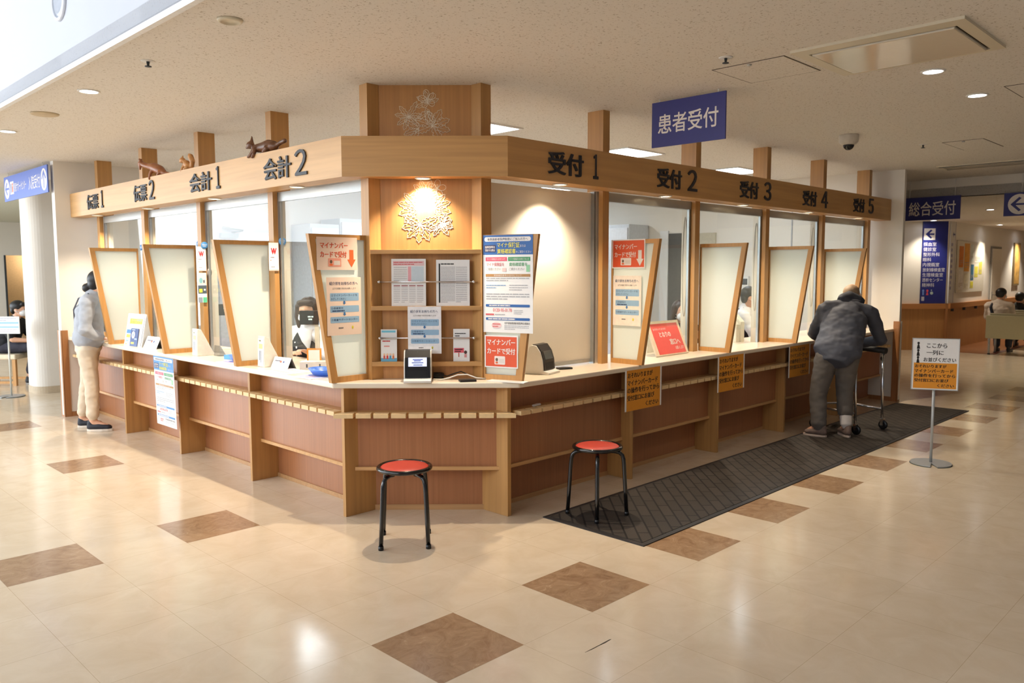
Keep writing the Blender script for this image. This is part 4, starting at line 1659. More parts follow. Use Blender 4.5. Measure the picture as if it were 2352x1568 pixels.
# tags and stickers on the left posts
logo = ink((212, 44, 52))
for v, lab in ((6.613, 'white tag with a red W on the post below 会計1'), (5.398, 'white tag with a red W on the post below 会計2')):
    s = Sheet(0.078, 0.205, paper)
    s.rect(0.0, 0.078, 0.0, 0.010, ink((240, 190, 184)), 1)
    s.text('W', 0.016, 0.062, 0.125, 0.165, logo, 2, 0.05)
    s.text('W', 0.020, 0.058, 0.118, 0.145, ink((226, 92, 92)), 1, 0.03)
    s.lines(0.012, 0.066, 0.09, 0.105, 1, greyink, 2, 0.4, 60)
    s.rect(0.010, 0.018, 0.073, 0.080, ink((240, 120, 90)), 1)
    s.lines(0.015, 0.06, 0.022, 0.034, 1, greyink, 2, 0.4, 61)
    tag(s.build('hanging_tag', loc=P(2.958, v, 1.557), rz=FV), lab, 'tag', 'white tags with a red W')
for u, v, z, rz, lab in ((3.028, 5.393, 1.772, FV, 'blue round sticker above the tag beside the third screen'), (2.985, 6.607, 1.772, FV, 'blue round sticker above the tag beside the second screen'), (3.012, 6.79, 1.785, FU, 'blue round sticker on the pane above the second screen'), (3.012, 8.06, 1.785, FU, 'blue round sticker on the pane above the screen by the woman')):
    s = MB()
    My2 = Matrix.Rotation(PI / 2, 4, 'X')
    s.lathe([(0.0, 0.0), (0.030, 0.0), (0.030, 0.0016), (0.0, 0.0016)], ink((84, 152, 214)), 24, mx=My2)
    s.box(-0.020, 0.020, -0.0022, -0.0004, 0.002, 0.006, swhite)
    s.box(-0.014, 0.014, -0.0022, -0.0004, -0.009, -0.006, swhite)
    tag(s.build('round_sticker', loc=P(u, v, z), rz=rz), lab, 'sticker', 'blue round stickers')
s = Sheet(0.074, 0.25, paper)
s.rect(0.0, 0.074, 0.15, 0.25, ink((206, 204, 196)), 1)
s.disc(0.026, 0.185, 0.016, 0.024, ink((120, 170, 180)), 2, 18)
s.rect(0.046, 0.058, 0.165, 0.19, ink((60, 70, 90)), 2)
s.rect(0.0, 0.074, 0.075, 0.145, ink((72, 86, 96)), 1)
s.rect(0.008, 0.036, 0.085, 0.115, yellow, 2)
s.rect(0.048, 0.064, 0.10, 0.115, swhite, 2)
s.rect(0.0, 0.036, 0.0, 0.045, ink((140, 150, 164)), 1)
s.rect(0.040, 0.074, 0.0, 0.045, ink((90, 190, 150)), 1)
tag(s.build('payment_sticker', loc=P(2.958, 6.613, 1.292), rz=FV), 'strip of small payment stickers below the W tag on the post below 会計1', 'sticker')
s = MB()
s.lathe([(0.0, 0.0), (0.026, 0.0), (0.026, 0.002), (0.0, 0.002)], mat('grey_sticker', (128, 120, 112), 0.3), 24, mx=Matrix.Rotation(PI / 2, 4, 'X') @ Matrix.Diagonal((0.8, 1.4, 1, 1)))
tag(s.build('round_sticker', loc=P(3.02, 6.607, 1.545), rz=FV), 'grey oval sticker beside the W tag on the post below 会計1', 'sticker')

# ================================================================== THINGS ON AND BEHIND THE COUNTER
# ---- face card readers
readerw = mat('reader_shell_white', (226, 222, 214), 0.35, var=0.01)
screen_on = emit('reader_screen_lit', (120, 150, 236), 0.9)
screen_off = mat('reader_screen_dark', (34, 36, 40), 0.12)


def reader(label, loc, rz, lit):
    t = thing('card_reader', label, 'card reader', loc, rz)
    prof = [(-0.098, 0.0), (0.085, 0.0), (0.075, 0.10), (0.050, 0.185), (0.030, 0.195), (0.0, 0.192), (-0.03, 0.150), (-0.048, 0.095), (-0.054, 0.026), (-0.098, 0.016)]
    b = MB()
    b.prism(prof, -0.086, 0.086, readerw, 'x')
    b.build('shell', t, bevel=0.004)
    fr_ = [(0.030, 0.195), (0.0, 0.192), (-0.03, 0.150), (-0.048, 0.095), (-0.054, 0.026)]
    out = [(0.030, 0.200), (-0.004, 0.1965), (-0.037, 0.153), (-0.055, 0.098), (-0.061, 0.029)]
    b = MB()
    b.prism(fr_ + out[::-1], -0.078, 0.078, blackp, 'x')
    b.build('front_panel', t, 'glossy black front')
    # screen on the upper slope
    def onslope(f):
        return -0.055 + 0.018 * f - 0.0016, 0.098 + 0.055 * f + 0.0004
    b = MB()
    (yb, zb), (ya, za) = onslope(0.02), onslope(1.0)
    b.face([(-0.057, yb, zb), (0.057, yb, zb), (0.057, ya, za), (-0.057, ya, za)], screen_on if lit else screen_off)
    if lit:
        dk = ink((70, 84, 140))
        for zz, x0, x1 in ((0.8, -0.03, 0.032), (0.66, -0.022, 0.02), (0.45, -0.036, 0.036), (0.2, -0.026, 0.03)):
            q = []
            for x, f in ((x0, zz - 0.05), (x1, zz - 0.05), (x1, zz + 0.03), (x0, zz + 0.03)):
                y, z = onslope(f)
                q.append((x, y - 0.0008, z))
            b.face(q, dk)
    b.build('screen', t, 'lit blue screen' if lit else 'dark screen')
    b = MB()
    b.prism([(-0.061, 0.028), (-0.0575, 0.078), (-0.052, 0.078), (-0.050, 0.028)], -0.058, 0.058, mat('card_slot_black', (8, 8, 8), 0.6), 'x')
    b.build('card_slot', t)
    b = MB()
    b.ell((0, -0.0105, 0.183), (0.005, 0.002, 0.005), darkgrey, u=12, v=8)
    b.build('camera_lens', t)
    return t


reader('card reader with a lit blue screen before the flower column', Vector((-0.575, 5.000, TOPZ)), math.radians(4), True)
reader('card reader seen from its white side, right of the blue poster', P(3.965, 3.655, TOPZ), FV + math.radians(16), False)
# black card pads and cables
for loc, rz, lab in ((Vector((-0.265, 4.985, TOPZ)), 0.35, 'black card pad on the worktop right of the lit card reader'), (P(4.235, 3.69, TOPZ), 0.5, 'black card pad beside the white-sided card reader')):
    b = MB()
    b.prism([(-0.055, -0.03), (0.05, -0.035), (0.06, 0.0), (0.02, 0.03), (-0.05, 0.03)], 0.0, 0.012, blackp)
    tag(b.build('card_pad', loc=loc, rz=rz, bevel=0.003), lab, 'card pad', 'black card pads')
b = MB()
pts = []
for i in range(70):
    a = i * 0.42
    pts.append((-0.455 + 0.032 * math.cos(a), 5.098 + 0.02 * math.sin(a), TOPZ + 0.006 + 0.0005 * i))
pts += [(-0.40, 5.09, TOPZ + 0.02), (-0.36, 5.085, TOPZ + 0.035), (-0.31, 5.09, TOPZ + 0.05), (-0.27, 5.095, TOPZ + 0.03), (-0.22, 5.095, TOPZ + 0.008), (-0.185, 5.095, TOPZ + 0.006)]
b.tube(pts, 0.0035, blackp, 6)
tag(b.build('cable'), 'coiled black cable on the worktop in front of the flower column', 'cable')
b = MB()
pts = [(-0.485, 5.045, TOPZ + 0.006), (-0.43, 5.03, TOPZ + 0.006), (-0.38, 5.04, TOPZ + 0.016), (-0.33, 5.055, TOPZ + 0.032), (-0.27, 5.065, TOPZ + 0.034), (-0.21, 5.06, TOPZ + 0.012), (-0.15, 5.07, TOPZ + 0.006)]
b.tube(pts, 0.004, whitep, 8)
tag(b.build('cable'), 'white cable running right from the lit card reader', 'cable')
b = MB()
b.box(-0.13, 0.13, -0.035, 0.035, 0.0, 0.006, whitep)
tag(b.build('screen_base', loc=S5P + S5D * 0.08 - S5N * 0.055 + Vector((0, 0, TOPZ)), rz=GRID + S5A + PI / 2, bevel=0.002), 'white strip lying at the foot of the blue poster screen', 'base')

# ---- red sign board leaning back
t = thing('notice_board', 'leaning red board telling visitors to use the next window', 'sign', P(5.545, 3.65, TOPZ + 0.007), FV)
t.rotation_euler = (-0.42, 0, FV)
s = Sheet(0.46, 0.295, mat('cream_board', (236, 216, 190), 0.5), 0.014)
s.build('board', t)
redsheet = mat('coral_red_sheet', (232, 96, 90), 0.5, var=0.02)
s = Sheet(0.385, 0.262, redsheet, 0.001)
s.text('おそれいりますが', 0.02, 0.20, 0.205, 0.225, swhite, 2, 0.004)
s.text('となりの', 0.085, 0.245, 0.145, 0.190, swhite, 2, 0.034)
s.text('窓口へ', 0.20, 0.345, 0.075, 0.125, swhite, 2, 0.03)
s.text('お願いします', 0.25, 0.37, 0.03, 0.058, swhite, 2, 0.006)
s.build('red_sheet', t, loc=(0.005, -0.0015, 0.010))
b = MB()
b.box(-0.20, 0.20, 0.014, 0.018, 0.03, 0.26, mat('clear_brace', (206, 210, 212), 0.2), mx=Matrix.Translation((0, 0, 0)) @ Matrix.Rotation(0.0, 4, 'X'))
b.build('brace', t)

# ---- left counter: stands, cards, trays, papers
acry = mat('clear_white_acrylic', (238, 236, 234), 0.2, var=0.005)
t = thing('leaflet_stand', 'white leaflet stand with yellow heading on the left worktop', 'leaflet stand', P(2.80, 7.71, TOPZ), FU)
t.rotation_euler = (0, 0, FU + 0.12)
b = MB()
b.prism([(-0.04, 0.0), (0.07, 0.0), (0.07, 0.006), (0.03, 0.30), (0.022, 0.30), (-0.036, 0.006)], -0.165, 0.165, acry, 'x')
b.build('stand_body', t, bevel=0.006)
s = Sheet(0.30, 0.285, paper, 0.001)
s.rect(0.045, 0.275, 0.205, 0.255, yellow, 1)
s.text('マイナ保険証', 0.07, 0.26, 0.232, 0.250, arrblue, 2, 0.006)
s.text('利用できます', 0.07, 0.27, 0.210, 0.228, ink((90, 110, 60)), 2, 0.006)
s.lines(0.07, 0.25, 0.17, 0.195, 2, ink((220, 150, 140)), 2, 0.3, 70)
s.rect(0.01, 0.10, 0.0, 0.155, ink((232, 236, 240)), 1)
s.rect(0.015, 0.095, 0.115, 0.15, ink((70, 130, 190)), 2)
s.rect(0.02, 0.09, 0.075, 0.105, yellow, 2)
s.rect(0.02, 0.07, 0.04, 0.05, ink((120, 170, 220)), 2)
s.rect(0.02, 0.05, 0.01, 0.02, yellow, 2)
o = s.build('heading_sheet', t, loc=(0, -0.041, 0.006))
o.rotation_euler = (-0.20, 0, 0)
s = Sheet(0.135, 0.165, ink((44, 70, 130)), 0.004)
s.disc(0.05, 0.105, 0.030, 0.034, swhite, 1)
s.disc(0.05, 0.105, 0.014, 0.014, ink((140, 160, 190)), 2)
s.rect(0.075, 0.12, 0.06, 0.075, ink((150, 170, 210)), 1)
s.lines(0.02, 0.12, 0.145, 0.158, 1, ink((170, 186, 220)), 1, 0.7, 71)
s.rect(0.02, 0.075, 0.02, 0.038, yellow, 1)
o = s.build('leaflet', t, 'dark blue leaflet', loc=(0.03, -0.047, 0.005))
o.rotation_euler = (-0.16, 0, 0)


def tent(label, loc, rz, w, h, seed):
    t = thing('tent_card', label, 'card', loc, rz)
    s = Sheet(w, h, paper, 0.001)
    s.lines(0.12 * w, 0.9 * w, 0.55 * h, 0.75 * h, 1, ink((120, 120, 130)), 2, 0.5, seed)
    s.rect(0.42 * w, 0.52 * w, 0.5 * h, 0.66 * h, ink((230, 110, 70)), 2)
    s.rect(0.60 * w, 0.68 * w, 0.5 * h, 0.66 * h, ink((60, 80, 140)), 2)
    s.lines(0.10 * w, 0.85 * w, 0.2 * h, 0.4 * h, 2, ink((190, 180, 180)), 2, 0.3, seed + 1)
    o = s.build('front_leaf', t)
    o.rotation_euler = (-0.45, 0, 0)
    s = Sheet(w, h, mat('grey_card_back', (120, 116, 112), 0.6), 0.001)
    o = s.build('rear_leaf', t, loc=(0, h * 0.87, 0))
    o.rotation_euler = (0.45, 0, 0)
    return t


tent('small white tent card between the leaflet stand and the second screen', P(2.80, 7.40, TOPZ), FU + 0.1, 0.24, 0.115, 80)
tent('small white tent card with coloured squares left of the blue tray', P(2.86, 5.19, TOPZ), FU + 0.1, 0.20, 0.085, 82)


def wedge(label, loc, rz):
    t = thing('counter_sign', label, 'sign', loc, rz)
    b = MB()
    b.prism([(-0.02, 0.0), (0.13, 0.0), (0.02, 0.215), (-0.012, 0.225)], -0.05, 0.05, mat('cream_wedge', (240, 230, 216), 0.5), 'x')
    b.build('wedge_body', t, bevel=0.004)
    s = Sheet(0.085, 0.20, paper, 0.001)
    s.lines(0.02, 0.07, 0.175, 0.190, 1, ink((150, 146, 96)), 2, 0.6, 90)
    s.rect(0.015, 0.07, 0.125, 0.160, ink((226, 222, 160)), 1)
    s.rect(0.025, 0.035, 0.04, 0.11, ink((120, 130, 150)), 1)
    s.rect(0.045, 0.052, 0.025, 0.11, ink((140, 146, 160)), 1)
    o = s.build('label_strip', t, loc=(0, -0.022, 0.008))
    o.rotation_euler = (-0.036, 0, 0)
    return t


w1 = wedge('tall white wedge sign on the worktop right of the second screen', P(2.83, 6.47, TOPZ), FU)
w2 = wedge('tall white wedge sign on the worktop right of the third screen', P(2.83, 5.36, TOPZ), FU)
trayb = mat('blue_tray_plastic', (72, 122, 214), 0.3, var=0.02)


def tray(label, loc):
    b = MB()
    prof = [(0.0, 0.004), (0.070, 0.004), (0.092, 0.030), (0.104, 0.044), (0.108, 0.042), (0.096, 0.026), (0.074, 0.0), (0.0, 0.0)]
    b.lathe(prof, trayb, 36, mx=Matrix.Diagonal((0.85, 1.25, 1, 1)))
    return tag(b.build('coin_tray', loc=loc, rz=GRID), label, 'tray', 'blue coin trays')


tray('blue coin tray beside the screen with the pink notices', P(2.875, 4.62, TOPZ + 0.003))
tray('blue coin tray half hidden behind the third screen', P(2.89, 5.80, TOPZ + 0.003))
b = MB()
b.box(-0.06, 0.06, -0.05, 0.05, 0.0, 0.035, mat('light_blue_box', (90, 160, 226), 0.35))
tag(b.build('small_box', loc=P(2.93, 6.02, TOPZ), rz=GRID + 0.3, bevel=0.004), 'light blue box left of the coin tray behind the third screen', 'box')
for loc, rz, c, lab, sd in ((P(2.84, 4.62, TOPZ), GRID + 0.1, (226, 224, 240), 'printed sheet lying under the coin tray by the pink notices', 100), (P(2.82, 4.98, TOPZ), FU, (240, 232, 226), 'printed sheet lying right of the small tent card', 102), (P(2.87, 5.80, TOPZ), GRID - 0.1, (226, 226, 242), 'printed sheet lying under the coin tray behind the third screen', 104), (P(3.62, 3.52, TOPZ), FV, (240, 236, 232), 'white sheet lying by the white-sided card reader', 106)):
    if sd == 106:
        continue
    b = MB()
    b.box(-0.15, 0.15, -0.105, 0.105, 0.0, 0.0015, mat('sheet_%d' % sd, c, 0.5, var=0.01))
    rg = random.Random(sd)
    for k in range(7):
        y = 0.085 - k * 0.026
        col = ink(rg.choice([(222, 140, 130), (150, 150, 210), (190, 150, 190), (230, 190, 170)]))
        b.face([(-0.13, y - 0.005, 0.002), (-0.13 + rg.uniform(0.12, 0.26), y - 0.005, 0.002), (-0.13 + rg.uniform(0.12, 0.26), y + 0.004, 0.002), (-0.13, y + 0.004, 0.002)], col)
    tag(b.build('printed_sheet', loc=loc, rz=rz), lab, 'paper', 'printed sheets on the left worktop')
b = MB()
b.prism([(0.0, 0.0), (0.06, 0.0), (0.012, 0.085), (0.008, 0.085)], -0.05, 0.05, glass_mat('acrylic_holder', (214, 218, 222)), 'x')
tag(b.build('card_holder', loc=P(2.93, 6.33, TOPZ), rz=FU), 'small clear acrylic holder left of the light blue box', 'holder')
# picture frame, white box and queue display in front of the clerk in the vest
t = thing('photo_frame', 'small orange-edged frame standing before the clerk in the vest', 'frame', P(3.25, 5.36, TOPZ), FCAM)
s = Sheet(0.11, 0.105, mat('orange_frame', (232, 150, 60), 0.5), 0.01)
s.build('frame', t)
s = Sheet(0.085, 0.08, paper, 0.001)
s.build('inner_sheet', t, loc=(0, -0.0015, 0.012))
b = MB()
b.box(-0.095, 0.095, -0.05, 0.05, 0.0, 0.055, mat('cream_box', (224, 214, 200), 0.6))
for x in (-0.05, 0.04):
    b.box(x, x + 0.01, -0.052, -0.05, 0.015, 0.04, darkgrey)
tag(b.build('tissue_box', loc=P(3.02, 4.98, TOPZ), rz=0.1, bevel=0.004), 'low cream box behind the coin tray by the pink notices', 'box')
green = ink((60, 200, 190))


def display(label, loc, h, w=0.13, hh=0.108, rz=0.0, lit=True):
    t = thing('customer_display', label, 'display', (loc.x, loc.y, TOPZ), rz, 'customer price displays')
    b = MB()
    b.box(-w / 2, w / 2, -0.012, 0.012, h - TOPZ - hh, h - TOPZ, blackp)
    b.build('display_head', t, bevel=0.004)
    b = MB()
    for x0, x1, z in ((-0.01, 0.012, 0.062), (0.016, 0.032, 0.062), (-0.006, 0.022, 0.042)):
        b.box(x0, x1, -0.0135, -0.012, h - TOPZ - hh + z - 0.006, h - TOPZ - hh + z + 0.005, emit('display_digits', (60, 200, 190), 0.5))
    b.build('digits', t)
    b = MB()
    b.box(-0.018, 0.018, 0.0, 0.012, 0.006, h - TOPZ - hh, mat('cream_pole', (230, 218, 200), 0.4), mx=Matrix.Translation((0.055, 0, 0)))
    b.box(-0.05, 0.07, -0.05, 0.05, 0.0, 0.006, cream)
    b.build('pole', t)
    return t


display('black customer display in front of the face of the clerk in the vest', Vector((-1.535, 6.15, 0)), 1.252, 0.15, 0.108)
display('black customer display half hidden behind the third screen', P(3.27, 6.86), 1.262, 0.16, 0.10)
# office chair, printer, file boxes behind the glass
darkfab = mat('dark_chair_fabric', (44, 44, 50), 0.8, var=0.1)
t = thing('office_chair', 'dark office chair with a pink cushion behind the third screen', 'chair', P(3.75, 6.9, 0), 0.6)
b = MB()
b.box(-0.23, 0.23, -0.22, 0.22, 0.44, 0.51, darkfab)
b.build('seat', t, bevel=0.03)
b = MB()
b.box(-0.22, 0.22, 0.20, 0.25, 0.60, 1.0, darkfab)
b.build('backrest', t, bevel=0.03)
b = MB()
b.tube([(0, 0, 0.08), (0, 0, 0.44)], 0.025, darkgrey)
b.box(-0.03, 0.03, 0.10, 0.27, 0.42, 0.44, darkgrey)
b.box(-0.03, 0.03, 0.25, 0.27, 0.42, 0.75, darkgrey)
b.build('stem', t)
for k in range(5):
    a = 2 * PI * k / 5
    b = MB()
    b.tube([(0, 0, 0.09), (0.27 * math.cos(a), 0.27 * math.sin(a), 0.065)], 0.018, darkgrey)
    b.lathe([(0.0, -0.012), (0.026, -0.012), (0.026, 0.012), (0.0, 0.012)], blackp, 14, mx=Matrix.Translation((0.27 * math.cos(a), 0.27 * math.sin(a), 0.027)) @ Matrix.Rotation(a, 4, 'Z') @ Matrix.Rotation(PI / 2, 4, 'X'))
    b.build('leg', t)
b = MB()
b.ell((0, 0, 0), (0.16, 0.06, 0.12), mat('pink_cushion', (206, 120, 130), 0.9), u=20, v=12)
tag(b.build('cushion', loc=P(3.75, 6.9, 0.64) + Vector((-0.05, 0.09, 0)), rz=0.6), 'pink cushion on the dark office chair', 'cushion')
t = thing('desk', 'white office desk running behind the left wing worktop', 'desk', P(4.35, 4.6, 0), GRID)
b = MB()
b.box(0, 0.65, 0, 4.2, 0.68, 0.71, mat('desk_top_white', (224, 224, 222), 0.4))
b.build('desk_top', t, bevel=0.003)
for x, y in ((0.04, 0.06), (0.61, 0.06), (0.04, 4.14), (0.61, 4.14)):
    b = MB()
    b.box(x - 0.02, x + 0.02, y - 0.02, y + 0.02, 0, 0.68, alum)
    b.build('leg', t)
t = thing('printer', 'grey office printer left of the clerk in the vest', 'printer', P(4.60, 7.0, 0.71), GRID)
b = MB()
b.box(-0.22, 0.22, -0.24, 0.24, 0.0, 0.26, mat('printer_grey', (120, 124, 130), 0.4))
b.build('body', t, bevel=0.012)
b = MB()
b.box(-0.20, 0.20, -0.21, 0.21, 0.262, 0.34, mat('printer_light', (186, 186, 180), 0.4))
b.build('scanner_lid', t, bevel=0.012)
b = MB()
b.box(-0.232, -0.22, -0.16, 0.16, 0.05, 0.09, blackp)
b.build('paper_tray', t)
fb = mat('cream_file_box', (226, 218, 200), 0.6)
for u, v, h, lab in ((7.0, 4.0, 0.27, 'cream file box behind the glass right of the red board screen, left one'), (7.085, 4.0, 0.31, 'cream file box behind the glass right of the red board screen, right one'), (5.58, 4.03, 0.34, 'cream file box behind the red board, left one'), (5.66, 4.05, 0.30, 'cream file box behind the red board, right one')):
    b = MB()
    b.prism([(-0.10, 0.0), (0.10, 0.0), (0.10, h), (0.02, h), (-0.10, h * 0.62)], -0.036, 0.036, fb, 'y')
    tag(b.build('file_box', loc=P(u, v - 0.02, TOPZ), rz=GRID + PI / 2, bevel=0.002), lab, 'file box', 'cream file boxes on the inner worktop')

# ================================================================== FLOOR THINGS
# ---- stools
seatred = mat('red_vinyl_seat', (206, 74, 60), 0.38, var=0.03, scale=80, bump=0.02)
blackpaint = mat('black_gloss_paint', (16, 15, 16), 0.16, var=0.05, coat=0.3)


def stool(label, loc, rz):
    t = thing('stool', label, 'stool', loc, rz, 'round stools with red seats')
    b = MB()
    b.lathe([(0.0, 0.430), (0.135, 0.430), (0.139, 0.438), (0.130, 0.445), (0.08, 0.449), (0.0, 0.450)], seatred, 48)
    b.build('seat', t)
    b = MB()
    n = 48
    b.tube([(0.148 * math.cos(2 * PI * i / n), 0.148 * math.sin(2 * PI * i / n), 0.436) for i in range(n)], 0.0125, blackpaint, 12, closed=True)
    b.build('seat_ring', t)
    for k in range(4):
        a = PI / 4 + k * PI / 2
        ca, sa = math.cos(a), math.sin(a)
        b = MB()
        pts = [(0.085, 0.408), (0.115, 0.407), (0.140, 0.400), (0.156, 0.385), (0.164, 0.36), (0.168, 0.32), (0.178, 0.15), (0.187, 0.012)]
        b.tube([(r * ca, r * sa, z) for r, z in pts], 0.0125, blackpaint, 12)
        b.lathe([(0.0, 0.0), (0.015, 0.0), (0.015, 0.022), (0.0, 0.024)], blackp, 14, c=(0.187 * ca, 0.187 * sa, 0))
        b.build('leg', t)
    return t


st = stool('black stool with a red seat standing on the bare tiles before the corner', Vector((-0.602, 4.500, 0)), 0.10)
dup(st, Vector((0.555, 4.985, 0.008)), 0.676, label='black stool with a red seat standing on the dark mat')
# ---- mat
t = thing('floor_mat', 'long dark ribbed mat lying along the right wing', 'mat', P(3.64, 2.575, 0.0), GRID)
L_, W_ = 6.10, 0.77
b = MB()
b.box(0.035, L_ - 0.035, 0.035, W_ - 0.035, 0.0, 0.008, mat_pattern())
b.build('mat_surface', t)
b = MB()
rub = mat('black_rubber_border', (28, 24, 25), 0.55)
for q in ((0, L_, 0, 0.035), (0, L_, W_ - 0.035, W_), (0, 0.035, 0.035, W_ - 0.035), (L_ - 0.035, L_, 0.035, W_ - 0.035)):
    b.box(q[0], q[1], q[2], q[3], 0.0, 0.006, rub)
b.build('rubber_border', t)
# ---- queue sign stand
grey_paint = mat('silver_paint', (176, 178, 178), 0.35, metal=0.3, var=0.02)


def notched_base(b, r):
    pts = []
    for i in range(41):
        a = math.radians(-80 + 340 * i / 40)
        pts.append((r * math.cos(a), r * math.sin(a)))
    pts.append((r * 0.10 * math.cos(math.radians(-90)), -0.02))
    b.prism(pts, 0.004, 0.012, grey_paint)
    pts2 = [(x * 1.03, y * 1.03) for x, y in pts[:-1]] + [pts[-1]]
    b.prism(pts2, 0.0, 0.0045, mat('dark_rubber_rim', (58, 66, 58), 0.6))


t = thing('sign_stand', 'floor sign stand asking visitors to queue in one line from here', 'sign', Vector((3.385, 6.315, 0)), -0.33)
b = MB()
notched_base(b, 0.150)
b.build('base', t)
b = MB()
b.tube([(0, 0.008, 0.010), (0, 0.008, 0.64)], 0.0105, grey_paint, 14)
b.build('pole', t)
s = Sheet(0.330, 0.405, paper, 0.006)
for k in range(3):
    z = 0.335 - 0.057 * k
    s.disc(0.040, z + 0.034, 0.009, 0.010, black, 1, 14)
    s.poly([(0.029, z - 0.012), (0.052, z - 0.012), (0.049, z + 0.008), (0.044, z + 0.026), (0.036, z + 0.026), (0.031, z + 0.008)], black, 1)
s.text('ここから', 0.100, 0.245, 0.333, 0.370, black, 2, 0.022)
s.text('一列に', 0.100, 0.222, 0.276, 0.314, black, 2, 0.022)
s.text('お並びください', 0.080, 0.312, 0.222, 0.256, black, 2, 0.022)
order_notice(s, 0.012, 0.320, 0.008, 0.212)
s.build('sign_board', t, loc=(0, -0.004, 0.602))
b = MB()
for x0, x1, z0, z1 in ((-0.169, -0.165, 0, 0.405), (0.165, 0.169, 0, 0.405), (-0.169, 0.169, -0.004, 0), (-0.169, 0.169, 0.405, 0.409)):
    b.box(x0, x1, -0.008, 0.006, z0, z1, grey_paint)
b.build('board_frame', t, loc=(0, 0, 0.602))
t = thing('sign_stand', 'pale floor sign stand cut by the left picture edge', 'sign', Vector((-6.24, 9.95, 0)), 0.0)
b = MB()
notched_base(b, 0.150)
b.build('base', t)
b = MB()
b.tube([(0, 0.008, 0.010), (0, 0.008, 0.80)], 0.0105, mat('cream_pole_paint', (214, 212, 200), 0.35), 14)
b.build('pole', t)
s = Sheet(0.31, 0.215, paper, 0.008)
lb = ink((160, 208, 234))
s.rect(0.01, 0.30, 0.125, 0.145, lb, 1)
s.rect(0.01, 0.30, 0.075, 0.092, lb, 1)
s.lines(0.02, 0.27, 0.155, 0.20, 2, ink((190, 190, 206)), 1, 0.4, 120)
s.lines(0.02, 0.28, 0.02, 0.06, 2, ink((214, 206, 214)), 1, 0.4, 121)
s.build('sign_board', t, loc=(0, -0.004, 0.788))

# ================================================================== CORRIDOR THINGS
s = Sheet(0.485, 1.60, mat('directory_blue', (40, 46, 122), 0.4, var=0.02), 0.02)
s.rect(0.02, 0.24, 1.22, 1.44, swhite, 1)
s.poly([(0.05, 1.33), (0.15, 1.42), (0.18, 1.40), (0.125, 1.345), (0.22, 1.345), (0.22, 1.315), (0.125, 1.315), (0.18, 1.26), (0.15, 1.24)], ink((40, 46, 122)), 2)
for k, (txt, w) in enumerate((('採血室', 0.25), ('健診室', 0.25), ('整形外科', 0.32), ('眼科', 0.16), ('内視鏡室', 0.32), ('放射線検査室', 0.43), ('生理検査室', 0.40), ('透析センター', 0.40), ('精神科', 0.24))):
    z = 1.10 - k * 0.098
    s.text(txt, 0.02, 0.02 + w, z, z + 0.075, ink((206, 204, 214)), 1, 0.004)
s.disc(0.05, 0.245, 0.022, 0.024, ink((110, 140, 210)), 1, 14)
s.rect(0.035, 0.065, 0.16, 0.22, ink((110, 140, 210)), 1)
s.disc(0.13, 0.245, 0.022, 0.024, ink((214, 80, 90)), 1, 14)
s.poly([(0.105, 0.16), (0.155, 0.16), (0.135, 0.225), (0.125, 0.225)], ink((214, 80, 90)), 1)
s.disc(0.215, 0.20, 0.030, 0.030, ink((170, 190, 190)), 1, 14)
s.disc(0.21, 0.255, 0.012, 0.012, ink((170, 190, 190)), 1, 10)
s.rect(0.02, 0.075, 0.05, 0.13, ink((190, 190, 206)), 1)
tag(s.build('directory_board', loc=Vector((8.195, 15.478, 0.905))), 'tall blue directory board with a left arrow on the corridor corner', 'sign')
s = Sheet(0.30, 1.60, mat('directory_white', (216, 214, 214), 0.5, var=0.01), 0.02)
s.poly([(0.12, 1.33), (0.18, 1.39), (0.18, 1.345), (0.26, 1.345), (0.26, 1.315), (0.18, 1.315), (0.18, 1.27)], ink((60, 66, 130)), 1)
for k in range(9):
    z = 1.10 - k * 0.105
    s.lines(0.05, 0.22, z, z + 0.065, 1, ink((150, 150, 186)), 1, 0.9, 130 + k)
s.rect(0.285, 0.30, 0.0, 1.60, ink((60, 66, 150)), 1)
tag(s.build('directory_board', loc=P(17.125, 4.947, 0.905), rz=FV), 'narrow white directory board round the corner from the blue one', 'sign')
t = thing('noticeboard', 'pale noticeboard covered in posters on the corridor wall', 'noticeboard', P(18.35, 4.966, 1.10), FV)
s = Sheet(1.85, 1.02, mat('noticeboard_grey', (214, 206, 190), 0.7), 0.02)
s.build('board', t, loc=(0, -0.024, 0))
